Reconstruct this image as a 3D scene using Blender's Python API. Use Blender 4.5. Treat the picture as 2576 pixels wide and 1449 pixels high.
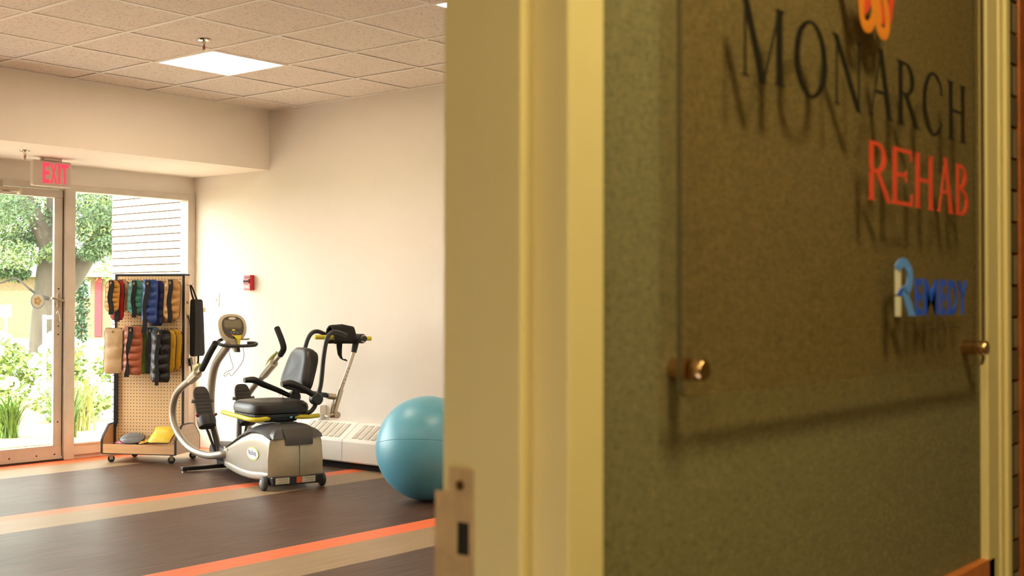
import bpy, math, random
from mathutils import Matrix, Vector

# ------------------------------------------------------------------ scene, camera, light
for o in list(bpy.data.objects):
    bpy.data.objects.remove(o, do_unlink=True)
SC = bpy.context.scene
COL = SC.collection
random.seed(7)

CAM_H = 1.2
F_PX, YAW, PITCH, ROLL = 3066.1, 0.678653, 0.0154808, 0.0015677
cam = bpy.data.cameras.new('camera')
cam.sensor_fit = 'HORIZONTAL'
cam.sensor_width = 36.0
cam.lens = F_PX / 2576.0 * 36.0
cam.clip_start = 0.02
cam.clip_end = 300
cam.dof.use_dof = True
cam.dof.focus_distance = 9.0
cam.dof.aperture_fstop = 7.5
cam_o = bpy.data.objects.new('camera', cam)
COL.objects.link(cam_o)
_v = Vector((math.cos(YAW) * math.cos(PITCH), math.sin(YAW) * math.cos(PITCH), math.sin(PITCH)))
_r = Vector((math.sin(YAW), -math.cos(YAW), 0))
_u = _r.cross(_v)
_r2 = _r * math.cos(ROLL) + _u * math.sin(ROLL)
_u2 = -_r * math.sin(ROLL) + _u * math.cos(ROLL)
_m = Matrix((_r2, _u2, -_v)).transposed().to_4x4()
_m.translation = (0, 0, CAM_H)
cam_o.matrix_world = _m
SC.camera = cam_o

SC.view_settings.view_transform = 'Standard'
SC.view_settings.look = 'None'
SC.view_settings.exposure = 0.0
SC.view_settings.gamma = 1.0
SC.view_settings.use_curve_mapping = False

PANEL_STRENGTH = 23.0
PANEL_COLOR = (1.0, 0.80, 0.56)
HALL_STRENGTH = 92.0
HALL_COLOR = (1.0, 0.86, 0.38)
SKY_STRENGTH = 14.5
SUN_STRENGTH = 9.0

world = bpy.data.worlds.new('sky')
world.use_nodes = True
bg = world.node_tree.nodes['Background']
bg.inputs[0].default_value = (1.0, 0.98, 0.95, 1)
bg.inputs[1].default_value = SKY_STRENGTH
SC.world = world

sun = bpy.data.lights.new('sun', 'SUN')
sun.energy = SUN_STRENGTH
sun.angle = math.radians(2)
sun.color = (1.0, 0.95, 0.86)
sun_o = bpy.data.objects.new('sun', sun)
sun_o.rotation_euler = Vector((0.72, 0.05, -0.69)).to_track_quat('-Z', 'Y').to_euler()
sun_o.location = (0, 14, 12)
COL.objects.link(sun_o)


# ------------------------------------------------------------------ materials
def lin(c):
    c = c / 255.0
    return c / 12.92 if c <= 0.04045 else ((c + 0.055) / 1.055) ** 2.4


def rgb(r, g, b):
    return (lin(r), lin(g), lin(b), 1)


MATS = {}


def mat(name, col, rough=0.5, metal=0.0, var=None, bump=None, spec=None, coat=0.0, stretch=(1, 1, 1), emit=None, transm=0.0, sheen=0.0):
    """var = (noise scale, amount); bump = (noise scale, strength)"""
    if name in MATS:
        return MATS[name]
    m = bpy.data.materials.new(name)
    m.use_nodes = True
    nt = m.node_tree
    b = nt.nodes['Principled BSDF']
    b.inputs['Base Color'].default_value = col
    b.inputs['Roughness'].default_value = rough
    b.inputs['Metallic'].default_value = metal
    if spec is not None:
        b.inputs['Specular IOR Level'].default_value = spec
    b.inputs['Coat Weight'].default_value = coat
    b.inputs['Sheen Weight'].default_value = sheen
    if transm:
        b.inputs['Transmission Weight'].default_value = transm
    if emit:
        b.inputs['Emission Color'].default_value = emit[0]
        b.inputs['Emission Strength'].default_value = emit[1]
    if var or bump:
        tc = nt.nodes.new('ShaderNodeTexCoord')
        mp = nt.nodes.new('ShaderNodeMapping')
        mp.inputs['Scale'].default_value = stretch
        nt.links.new(tc.outputs['Object'], mp.inputs[0])
    if var:
        n = nt.nodes.new('ShaderNodeTexNoise')
        n.inputs['Scale'].default_value = var[0]
        n.inputs['Detail'].default_value = 6
        nt.links.new(mp.outputs[0], n.inputs['Vector'])
        rp = nt.nodes.new('ShaderNodeValToRGB')
        a = var[1]
        rp.color_ramp.elements[0].position = 0.3
        rp.color_ramp.elements[1].position = 0.7
        rp.color_ramp.elements[0].color = (col[0] * (1 - a), col[1] * (1 - a), col[2] * (1 - a), 1)
        rp.color_ramp.elements[1].color = (min(1, col[0] * (1 + a)), min(1, col[1] * (1 + a)), min(1, col[2] * (1 + a)), 1)
        nt.links.new(n.outputs['Fac'], rp.inputs[0])
        nt.links.new(rp.outputs[0], b.inputs['Base Color'])
    if bump:
        n2 = nt.nodes.new('ShaderNodeTexNoise')
        n2.inputs['Scale'].default_value = bump[0]
        n2.inputs['Detail'].default_value = 4
        nt.links.new(mp.outputs[0], n2.inputs['Vector'])
        bp = nt.nodes.new('ShaderNodeBump')
        bp.inputs['Strength'].default_value = bump[1]
        bp.inputs['Distance'].default_value = 0.01
        nt.links.new(n2.outputs['Fac'], bp.inputs['Height'])
        nt.links.new(bp.outputs[0], b.inputs['Normal'])
    MATS[name] = m
    return m


def emission_mat(name, col, strength):
    m = bpy.data.materials.new(name)
    m.use_nodes = True
    nt = m.node_tree
    nt.nodes.remove(nt.nodes['Principled BSDF'])
    e = nt.nodes.new('ShaderNodeEmission')
    e.inputs[0].default_value = (*col[:3], 1)
    e.inputs[1].default_value = strength
    nt.links.new(e.outputs[0], nt.nodes['Material Output'].inputs[0])
    MATS[name] = m
    return m


def glass_mat(name, tint, reflect=0.6, rough=0.0):
    """clear sheet: tinted transparent body with a Fresnel gloss"""
    m = bpy.data.materials.new(name)
    m.use_nodes = True
    nt = m.node_tree
    nt.nodes.remove(nt.nodes['Principled BSDF'])
    t = nt.nodes.new('ShaderNodeBsdfTransparent')
    t.inputs[0].default_value = (*tint, 1)
    g = nt.nodes.new('ShaderNodeBsdfGlossy')
    g.inputs['Roughness'].default_value = rough
    fr = nt.nodes.new('ShaderNodeFresnel')
    fr.inputs[0].default_value = 1.45
    mu = nt.nodes.new('ShaderNodeMath')
    mu.operation = 'MULTIPLY'
    mu.inputs[1].default_value = reflect
    mx = nt.nodes.new('ShaderNodeMixShader')
    nt.links.new(fr.outputs[0], mu.inputs[0])
    nt.links.new(mu.outputs[0], mx.inputs[0])
    nt.links.new(t.outputs[0], mx.inputs[1])
    nt.links.new(g.outputs[0], mx.inputs[2])
    nt.links.new(mx.outputs[0], nt.nodes['Material Output'].inputs[0])
    MATS[name] = m
    return m


def N(nt, kind, **kw):
    n = nt.nodes.new(kind)
    for k, v in kw.items():
        setattr(n, k, v)
    return n


WALL = mat('wall_paint', rgb(232, 224, 214), 0.75, bump=(140, 0.12), var=(1.3, 0.02))
SOFFIT = mat('soffit_paint', rgb(246, 236, 222), 0.75, bump=(140, 0.12), var=(1.3, 0.02))
FRAME_W = mat('aluminium_frame_paint', rgb(206, 196, 184), 0.45, var=(6, 0.08))
WHITE = mat('white_enamel', rgb(236, 232, 224), 0.4)
DARKGAP = mat('dark_gap', rgb(24, 20, 18), 0.8)
BLACK = mat('black_vinyl', rgb(26, 26, 28), 0.38, bump=(220, 0.15))
BLACKF = mat('black_fabric', rgb(20, 19, 20), 0.9, bump=(300, 0.4))
BLACKM = mat('black_metal', rgb(38, 38, 40), 0.4)
RUBBER = mat('grey_rubber', rgb(52, 52, 54), 0.6)
SILVER = mat('silver_paint', rgb(158, 150, 136), 0.34, metal=0.35, var=(40, 0.03))
SILVER2 = mat('silver_tan_shade', rgb(186, 176, 150), 0.42, metal=0.25, var=(40, 0.03))  # same silver as the shroud, tan of the shaded rear put into its colour
CHAR = mat('charcoal_cover', rgb(76, 76, 80), 0.45, var=(60, 0.05))
CHROME = mat('chrome', rgb(220, 218, 214), 0.18, metal=1.0)
STEEL = mat('brushed_steel', rgb(200, 190, 172), 0.3, metal=1.0)
YELLOW = mat('yellow_green_grip', rgb(206, 196, 52), 0.5)
MAPLE = mat('maple_laminate', rgb(226, 178, 128), 0.5, var=(5, 0.10), stretch=(1, 1, 9))
PALEWOOD = mat('pale_side_laminate', rgb(226, 196, 168), 0.55, var=(5, 0.06), stretch=(1, 1, 9))
EDGE = mat('black_edge_band', rgb(38, 36, 36), 0.5)
CREAM = mat('cream_metal_frame_paint', rgb(226, 206, 160), 0.38, var=(2.5, 0.05))
BRASS = mat('brass', rgb(196, 160, 96), 0.3, metal=1.0)
GLASS = glass_mat('window_glass', (0.96, 0.985, 0.97), 0.5)


# ------------------------------------------------------------------ mesh helpers
class MB:
    def __init__(self, M=None):
        self.v, self.f, self.M = [], [], M

    def add(self, vs, fs, M=None):
        b = len(self.v)
        for p in vs:
            p = Vector(p)
            if M:
                p = M @ p
            if self.M:
                p = self.M @ p
            self.v.append(p[:])
        self.f += [tuple(i + b for i in f) for f in fs]
        return self

    def box(self, x0, x1, y0, y1, z0, z1, M=None):
        vs = [(x, y, z) for z in (z0, z1) for y in (y0, y1) for x in (x0, x1)]
        return self.add(vs, [(0, 2, 3, 1), (4, 5, 7, 6), (0, 1, 5, 4), (2, 6, 7, 3), (0, 4, 6, 2), (1, 3, 7, 5)], M)

    def prism(self, pts, h0, h1, axis='y', M=None):
        """pts 2-D outline; axis is the extrusion axis. axis y: pts are (x,z); z: (x,y); x: (y,z)"""
        n = len(pts)
        f3 = {'y': lambda p, h: (p[0], h, p[1]), 'z': lambda p, h: (p[0], p[1], h), 'x': lambda p, h: (h, p[0], p[1])}[axis]
        vs = [f3(p, h0) for p in pts] + [f3(p, h1) for p in pts]
        fs = [tuple(range(n))[::-1], tuple(range(n, 2 * n))]
        fs += [(i, (i + 1) % n, n + (i + 1) % n, n + i) for i in range(n)]
        return self.add(vs, fs, M)

    def loft(self, rings, cap0=True, cap1=True, closed=True, M=None):
        n = len(rings[0])
        vs = [p for r in rings for p in r]
        fs = []
        for k in range(len(rings) - 1):
            for i in range(n if closed else n - 1):
                j = (i + 1) % n
                fs.append((k * n + i, k * n + j, (k + 1) * n + j, (k + 1) * n + i))
        if cap0:
            fs.append(tuple(range(n))[::-1])
        if cap1:
            fs.append(tuple(range((len(rings) - 1) * n, len(rings) * n)))
        return self.add(vs, fs, M)

    def tube(self, pts, r, seg=10, smooth=6, closed=False, M=None, flat=1.0):
        P = [Vector(p) for p in pts]
        if smooth > 1 and len(P) > 2:
            Q, R = [], []
            rr = r if isinstance(r, (list, tuple)) else [r] * len(P)
            m = len(P)
            rng = range(m if closed else m - 1)
            for i in rng:
                if closed:
                    a, b, c, d = P[(i - 1) % m], P[i], P[(i + 1) % m], P[(i + 2) % m]
                else:
                    b, c = P[i], P[i + 1]
                    a = P[i - 1] if i > 0 else b * 2 - c
                    d = P[i + 2] if i + 2 < m else c * 2 - b
                for k in range(smooth):
                    t = k / smooth
                    Q.append(0.5 * ((2 * b) + (c - a) * t + (2 * a - 5 * b + 4 * c - d) * t * t + (3 * b - a - 3 * c + d) * t ** 3))
                    R.append(rr[i] * (1 - t) + rr[(i + 1) % m] * t)
            if not closed:
                Q.append(P[-1]); R.append(rr[-1])
            P, r = Q, R
        rr = r if isinstance(r, (list, tuple)) else [r] * len(P)
        rings, nrm = [], None
        m = len(P)
        for i, p in enumerate(P):
            if closed:
                t = (P[(i + 1) % m] - P[(i - 1) % m])
            else:
                t = (P[min(i + 1, m - 1)] - P[max(i - 1, 0)])
            t.normalize()
            if nrm is None:
                nrm = t.orthogonal().normalized() if abs(t.z) > 0.9 else Vector((0, 0, 1)).cross(t).normalized()
            nrm = (nrm - t * nrm.dot(t)).normalized()
            bn = t.cross(nrm)
            rings.append([tuple(p + (nrm * math.cos(2 * math.pi * k / seg) + bn * math.sin(2 * math.pi * k / seg) * flat) * rr[i]) for k in range(seg)])
        if closed:
            rings.append(rings[0])
            return self.loft(rings, False, False, M=M)
        return self.loft(rings, M=M)

    def lathe(self, prof, seg=20, M=None, caps=True):
        """prof: (radius, height) along z"""
        rings = [[(r * math.cos(2 * math.pi * k / seg), r * math.sin(2 * math.pi * k / seg), h) for k in range(seg)] for r, h in prof]
        return self.loft(rings, caps, caps, M=M)

    def build(self, name, material, parent=None, smooth=False, bevel=0.0, seg=2, kind=None):
        me = bpy.data.meshes.new(name)
        me.from_pydata(self.v, [], self.f)
        me.validate()
        if smooth:
            me.polygons.foreach_set('use_smooth', [True] * len(me.polygons))
        me.update()
        me.materials.append(material)
        o = bpy.data.objects.new(name, me)
        COL.objects.link(o)
        if parent:
            o.parent = parent
        if bevel:
            b = o.modifiers.new('bevel', 'BEVEL')
            b.width = bevel
            b.segments = seg
            b.limit_method = 'ANGLE'
            b.angle_limit = math.radians(35)
        if smooth or bevel:
            fix_normals(o)
        if smooth == 'auto':
            pass
        if kind:
            o['kind'] = kind
        return o


def fix_normals(o):
    import bmesh
    bm = bmesh.new()
    bm.from_mesh(o.data)
    bmesh.ops.recalc_face_normals(bm, faces=bm.faces)
    for e in bm.edges:
        if len(e.link_faces) == 2 and e.calc_face_angle(0) > math.radians(42):
            e.smooth = False
    bm.to_mesh(o.data)
    bm.free()


def dupe(o, parent, loc=None):
    c = o.copy()
    COL.objects.link(c)
    c.parent = parent
    if loc is not None:
        c.location = loc
    return c


def thing(name, label, cat, loc=(0, 0, 0), rz=0.0, group=None):
    o = bpy.data.objects.new(name, None)
    o.empty_display_size = 0.05
    COL.objects.link(o)
    o.location = loc
    o.rotation_euler = (0, 0, rz)
    o['label'] = label
    o['category'] = cat
    if group:
        o['group'] = group
    return o


def tag(o, label, cat, group=None, kind=None):
    o['label'] = label
    o['category'] = cat
    if group:
        o['group'] = group
    if kind:
        o['kind'] = kind
    return o


def struct(name, mb, material, label=None, **kw):
    o = mb.build(name, material, **kw)
    o['kind'] = 'structure'
    if label:
        o['label'] = label
    return o


def root_struct(name, label=None, loc=(0, 0, 0)):
    o = bpy.data.objects.new(name, None)
    COL.objects.link(o)
    o.location = loc
    o['kind'] = 'structure'
    if label:
        o['label'] = label
    return o


def text_mb(s, x0, x1, z0, z1, y, depth=0.001, bold=0.0, M=None, shear=0.0):
    """flat lettering in the x-z plane facing -y, fitted to a box"""
    cu = bpy.data.curves.new('txt', 'FONT')
    cu.body = s
    cu.extrude = 0.01
    cu.offset = bold
    cu.shear = shear
    cu.resolution_u = 3
    o = bpy.data.objects.new('txt', cu)
    COL.objects.link(o)
    dg = bpy.context.evaluated_depsgraph_get()
    me = bpy.data.meshes.new_from_object(o.evaluated_get(dg))
    vs = [v.co.copy() for v in me.vertices]
    fs = [tuple(p.vertices) for p in me.polygons]
    bpy.data.objects.remove(o, do_unlink=True)
    bpy.data.curves.remove(cu)
    ax = min(v.x for v in vs); bx = max(v.x for v in vs)
    ay = min(v.y for v in vs); by = max(v.y for v in vs)
    out = []
    for v in vs:
        out.append((x0 + (v.x - ax) / (bx - ax) * (x1 - x0), y - (depth if v.z > 0 else 0), z0 + (v.y - ay) / (by - ay) * (z1 - z0)))
    bpy.data.meshes.remove(me)
    return MB(M).add(out, fs)


# ------------------------------------------------------------------ the room shell
CEIL = 2.789
XW, YW = 6.45, 8.72           # right wall plane, window wall plane
YS, ZS = 7.74, 2.307          # soffit face, soffit underside
XL = -4.5                     # left wall
YF = 0.741                    # room face of the corridor wall
YH = 0.612                    # corridor face of that wall
XJ = 0.819                    # strike jamb (rabbet) plane
HC = 2.45                     # corridor ceiling


def wood_vinyl():
    m = bpy.data.materials.new('dark_plank_vinyl')
    m.use_nodes = True
    nt = m.node_tree
    b = nt.nodes['Principled BSDF']
    tc = N(nt, 'ShaderNodeTexCoord')
    mp = N(nt, 'ShaderNodeMapping')
    mp.inputs['Scale'].default_value = (0.9, 16, 1)
    nt.links.new(tc.outputs['Object'], mp.inputs[0])
    n = N(nt, 'ShaderNodeTexNoise')
    n.inputs['Scale'].default_value = 3.2
    n.inputs['Detail'].default_value = 8
    nt.links.new(mp.outputs[0], n.inputs['Vector'])
    rp = N(nt, 'ShaderNodeValToRGB')
    rp.color_ramp.elements[0].position = 0.3
    rp.color_ramp.elements[1].position = 0.72
    rp.color_ramp.elements[0].color = rgb(60, 42, 34)
    rp.color_ramp.elements[1].color = rgb(98, 74, 60)
    nt.links.new(n.outputs['Fac'], rp.inputs[0])
    nt.links.new(rp.outputs[0], b.inputs['Base Color'])
    n2 = N(nt, 'ShaderNodeTexNoise')
    n2.inputs['Scale'].default_value = 1.1
    n2.inputs['Detail'].default_value = 5
    nt.links.new(tc.outputs['Object'], n2.inputs['Vector'])
    mr = N(nt, 'ShaderNodeMapRange')
    mr.inputs[3].default_value = 0.36
    mr.inputs[4].default_value = 0.52
    nt.links.new(n2.outputs['Fac'], mr.inputs[0])
    nt.links.new(mr.outputs[0], b.inputs['Roughness'])
    b.inputs['Specular IOR Level'].default_value = 0.22
    return m


FLOOR_DARK = wood_vinyl()
FLOOR_OR = mat('orange_vinyl', rgb(222, 112, 70), 0.45, spec=0.22, var=(4, 0.05), stretch=(1, 10, 1))
FLOOR_BG = mat('beige_vinyl', rgb(150, 128, 100), 0.45, spec=0.22, var=(3, 0.10), stretch=(0.8, 14, 1))

fl = struct('floor', MB().box(XL, XW, YF, YW, -0.06, -0.004), DARKGAP, 'vinyl floor of dark planks with orange and beige stripes')


def strip(name, ya, yb, yc, yd, m):
    """ya/yb near edge at left/right end, yc/yd far edge"""
    MB().prism([(XL, ya), (XW, yb), (XW, yd), (XL, yc)], -0.004, 0.0, 'z').build(name, m, fl)


# slight skew of the second pair of stripes is as laid
t1l, t1r = 6.76, 6.585
strip('dark_sheet', YF, YF, 4.153, 4.153, FLOOR_DARK)
strip('beige_stripe', 4.153, 4.153, 4.523, 4.523, FLOOR_BG)
strip('orange_stripe', 4.523, 4.523, 4.70, 4.70, FLOOR_OR)
strip('dark_sheet', 4.70, 4.70, t1l - 0.525, t1r - 0.505, FLOOR_DARK)
strip('beige_stripe', t1l - 0.525, t1r - 0.505, t1l - 0.165, t1r - 0.15, FLOOR_BG)
strip('orange_stripe', t1l - 0.165, t1r - 0.15, t1l, t1r, FLOOR_OR)
strip('dark_sheet', t1l, t1r, 8.16, 8.06, FLOOR_DARK)
strip('beige_stripe', 8.16, 8.06, 8.52, 8.46, FLOOR_BG)
strip('orange_stripe', 8.52, 8.46, YW, YW, FLOOR_OR)


# ceiling: tiles lying in a T-bar grid
def tile_mat():
    m = bpy.data.materials.new('mineral_fibre_tile')
    m.use_nodes = True
    nt = m.node_tree
    b = nt.nodes['Principled BSDF']
    b.inputs['Roughness'].default_value = 0.9
    g = N(nt, 'ShaderNodeNewGeometry')
    n = N(nt, 'ShaderNodeTexNoise')
    n.inputs['Scale'].default_value = 75
    n.inputs['Detail'].default_value = 3
    n.inputs['Distortion'].default_value = 1.2
    nt.links.new(g.outputs['Position'], n.inputs['Vector'])
    rp = N(nt, 'ShaderNodeValToRGB')
    rp.color_ramp.elements[0].position = 0.33
    rp.color_ramp.elements[1].position = 0.45
    rp.color_ramp.elements[0].color = rgb(196, 182, 168)
    rp.color_ramp.elements[1].color = rgb(244, 232, 220)
    nt.links.new(n.outputs['Fac'], rp.inputs[0])
    nt.links.new(rp.outputs[0], b.inputs['Base Color'])
    bp = N(nt, 'ShaderNodeBump')
    bp.inputs['Strength'].default_value = 0.5
    bp.inputs['Distance'].default_value = 0.004
    nt.links.new(n.outputs['Fac'], bp.inputs['Height'])
    nt.links.new(bp.outputs[0], b.inputs['Normal'])
    return m


TILE = tile_mat()
BAR = mat('ceiling_grid_enamel', rgb(250, 244, 236), 0.5)
GX, GY, TS = 4.078, 5.559, 0.61
ceil_o = struct('ceiling', MB().box(XL, XW, YF, YW, CEIL + 0.05, CEIL + 0.10), TILE, 'suspended ceiling of textured square tiles in a white grid')
lights_at = [(cx, ry) for cx in (-3, 1) for ry in (-7, -3, 1)]
tile_me = None
i0, i1, j0, j1 = -3, 3, -5, 3
for i in range(i0, i1 + 1):
    for j in range(j0, j1 + 1):
        if (i, j) in lights_at:
            continue
        x0, x1 = GX + i * TS, min(GX + (i + 1) * TS, XW)
        y0, y1 = GY + j * TS, min(GY + (j + 1) * TS, YS)
        if x1 - x0 < 0.05 or y1 - y0 < 0.05:
            continue
        full = (x1 - x0 > 0.6 and y1 - y0 > 0.6)
        if full and tile_me:
            o = bpy.data.objects.new('ceiling_tile', tile_me)
            COL.objects.link(o)
            o.parent = ceil_o
        else:
            o = MB().box(0.012, x1 - x0 - 0.012, 0.012, y1 - y0 - 0.012, 0, 0.016).build('ceiling_tile', TILE, ceil_o)
            if full:
                tile_me = o.data
        o.location = (x0, y0, CEIL + 0.004 + 0.0015 * math.sin(i * 7 + j * 13))
# rest of the ceiling outside the part in view: plain slabs at tile level (lamp openings left free)
xa, ya = GX + i0 * TS, GY + j0 * TS


def slab_with_holes(xr, yr, skip):
    mb = MB()
    xs = [XL] + [GX + k * TS for k in range(-15, 5) if XL < GX + k * TS < XW] + [XW]
    ys = [YF] + [GY + k * TS for k in range(-8, 4) if YF < GY + k * TS < YS] + [YS]
    for a in range(len(xs) - 1):
        for b in range(len(ys) - 1):
            cx, cy = (xs[a] + xs[a + 1]) / 2, (ys[b] + ys[b + 1]) / 2
            ij = (math.floor((cx - GX) / TS), math.floor((cy - GY) / TS))
            if ij in lights_at or (i0 <= ij[0] <= i1 and j0 <= ij[1] <= j1):
                continue
            mb.box(xs[a], xs[a + 1], ys[b], ys[b + 1], CEIL + 0.004, CEIL + 0.02)
    return mb


slab_with_holes(0, 0, 0).build('tile_field', TILE, ceil_o, kind='stuff')
for i in range(i0, i1 + 2):
    x = min(GX + i * TS, XW - 0.011)
    MB().box(x - 0.012, x + 0.012, YF, YS, CEIL - 0.001, CEIL + 0.003).build('grid_bar', BAR, ceil_o)
for j in range(j0, j1 + 2):
    y = min(GY + j * TS, YS - 0.011)
    MB().box(XL, XW, y - 0.012, y + 0.012, CEIL - 0.0005, CEIL + 0.0032).build('grid_bar', BAR, ceil_o)

# walls
struct('wall_right', MB().box(XW, XW + 0.04, YF, YW + 0.15, 0, CEIL + 0.1), WALL, 'pale painted wall with the fire alarm and heater')
struct('wall_left', MB().box(XL - 0.1, XL, YF, YW, 0, CEIL + 0.1), WALL)
struct('soffit', MB().box(XL, XW, YS, YW + 0.15, ZS, CEIL + 0.1), SOFFIT, 'deep dropped soffit above the window wall')
ZH = 2.155
struct('wall_back', MB().box(XL, XW, YW, YW + 0.15, ZH, ZS).box(XL, 0.9, YW, YW + 0.15, 0, ZH), WALL, 'narrow wall band between soffit and window head')
struct('trim_1', MB().box(0.9, XW, YW + 0.0, YW + 0.12, 0, 0.03), FRAME_W, 'sill plate along the glazed wall')

# roof over the room (keeps the sky out)
struct('roof', MB().box(XL - 0.2, XW + 0.05, -2.2, YW + 0.15, CEIL + 0.11, CEIL + 0.25), DARKGAP)

# ------------------------------------------------------------------ glazed wall: windows and door
YG = YW + 0.03


def window(name, x0, x1, jamb_r, label=None):
    w = root_struct(name, label)
    MB().box(x0 - 0.0, x1, YW - 0.02, YW + 0.09, ZH - 0.05, ZH).build('window_head', FRAME_W, w, bevel=0.003)
    MB().box(x0, x1, YW - 0.02, YW + 0.09, 0.03, 0.122).build('bottom_rail', FRAME_W, w, bevel=0.003)
    MB().box(x0, x1, YW - 0.035, YW - 0.02, 0.112, 0.124).build('glazing_bead', FRAME_W, w)
    if jamb_r:
        MB().box(x1, x1 + jamb_r, YW - 0.02, YW + 0.09, 0.03, ZH).build('jamb', FRAME_W, w, bevel=0.003)
    MB().box(x0, x1, YG + 0.02, YG + 0.026, 0.122, ZH - 0.05).build('pane', GLASS, w)
    return w


def mullion(x0, x1, n, label=None):
    struct(n, MB().box(x0, x1, YW - 0.035, YW + 0.09, 0.0, ZH), FRAME_W, label, bevel=0.004)


window('window_1', 5.302, 6.372, 0.075, 'tall fixed window beside the glass door')
window('window_2', 2.73, 4.165, 0)
window('window_3', 0.98, 2.645, 0)
mullion(5.216, 5.302, 'trim_2', 'painted mullion between the door and the window')
mullion(4.165, 4.25, 'trim_3')
mullion(2.645, 2.73, 'trim_4')
mullion(0.9, 0.98, 'trim_5')
for (sx, sz) in ((5.242, 2.065), (5.278, 2.03)):
    pass

door = root_struct('door_1', 'glazed exit door with painted metal frame')
MB().box(4.25, 5.216, YW - 0.02, YW + 0.09, ZH - 0.045, ZH).build('door_head', FRAME_W, door, bevel=0.003)
MB().box(4.26, 5.21, YW - 0.006, YW + 0.04, 2.045, 2.105).build('top_rail', FRAME_W, door, bevel=0.003)
MB().box(4.26, 5.21, YW - 0.006, YW + 0.04, 0.012, 0.12).build('bottom_rail', FRAME_W, door, bevel=0.003)
MB().box(5.138, 5.208, YW - 0.006, YW + 0.022, 0.12, 2.045).build('lock_stile', FRAME_W, door, bevel=0.003)
MB().box(4.26, 4.33, YW - 0.006, YW + 0.04, 0.12, 2.045).build('hinge_stile', FRAME_W, door, bevel=0.003)
MB().box(4.33, 5.138, YW + 0.012, YW + 0.018, 0.12, 2.045).build('pane', GLASS, door)
MB().box(5.208, 5.216, YW - 0.002, YW + 0.05, 0.01, 2.105).build('weather_strip', DARKGAP, door)
MB().box(4.25, 5.216, YW - 0.03, YW + 0.06, 0.0, 0.01).build('threshold', mat('threshold_bronze', rgb(70, 58, 50), 0.4, 0.6), door)
MB().box(4.26, 5.21, YW - 0.014, YW - 0.006, 0.014, 0.034).build('door_sweep', FRAME_W, door)
lv = MB().tube([(5.172, YW - 0.01, 1.245), (5.172, YW - 0.05, 1.245)], 0.012, 10, 1).tube([(5.09, YW - 0.05, 1.262), (5.13, YW - 0.052, 1.256), (5.172, YW - 0.05, 1.246), (5.2, YW - 0.05, 1.245)], 0.009, 8, 4)
lv.build('lever_handle', STEEL, door, smooth=True)
MB().box(5.157, 5.187, YW - 0.016, YW - 0.006, 1.19, 1.30).build('lock_plate', STEEL, door, bevel=0.003)
MB().tube([(5.15, YW - 0.02, 1.14), (5.16, YW - 0.03, 1.16), (5.175, YW - 0.03, 1.11), (5.18, YW - 0.02, 1.08), (5.165, YW - 0.02, 1.10)], 0.003, 6, 4).build('key_loop', STEEL, door, smooth=True)
for z in (1.335, 1.045, 0.30, 0.98):
    MB().tube([(5.175, YW - 0.009, z), (5.175, YW - 0.004, z)], 0.006, 8, 1).build('screw', DARKGAP, door)
for x in (4.55, 4.78, 5.0, 5.15):
    MB().tube([(x, YW - 0.009, 0.05), (x, YW - 0.004, 0.05)], 0.006, 8, 1).build('screw', DARKGAP, door)
# door closer
MB().box(4.32, 4.665, YW - 0.10, YW - 0.018, 2.085, 2.14).build('closer_body', mat('closer_grey', rgb(176, 164, 146), 0.4, 0.4), door, bevel=0.006)
MB().tube([(4.52, YW - 0.06, 2.075), (4.74, YW - 0.12, 2.064), (4.79, YW - 0.11, 2.062)], 0.009, 8, 3).tube([(4.79, YW - 0.125, 2.06), (4.79, YW - 0.09, 2.06)], 0.018, 8, 1).build('closer_arm', STEEL, door, smooth=True)
MB().tube([(4.60, YW - 0.10, 2.05), (4.79, YW - 0.11, 2.055)], 0.006, 8, 1).build('closer_link', STEEL, door, smooth=True)

# round sticker on the door glass
st = thing('round_sticker', 'round pale sticker with a faded flower emblem on the door glass', 'sticker', (5.01, YW + 0.010, 1.24))
disc = [(0.058 * math.cos(a * math.pi / 16), 0.062 * math.sin(a * math.pi / 16)) for a in range(32)]
MB().prism(disc, -0.001, 0.0, 'y').build('sticker_rim', mat('sticker_blue', rgb(176, 206, 222), 0.6), st)
MB().prism([(0.84 * a, 0.84 * b) for a, b in disc], -0.002, -0.001, 'y').build('sticker_face', mat('sticker_white', rgb(240, 238, 230), 0.6), st)
mb = MB()
for k in range(5):
    a = k * 2 * math.pi / 5
    mb.prism([(0.02 * math.cos(a) + 0.012 * math.cos(t * math.pi / 5), 0.02 * math.sin(a) + 0.014 * math.sin(t * math.pi / 5)) for t in range(10)], -0.003, -0.002, 'y')
mb.build('flower_emblem', mat('sticker_gold', rgb(214, 190, 120), 0.6), st)

# ------------------------------------------------------------------ corridor: wall, door frame, sign


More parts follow.
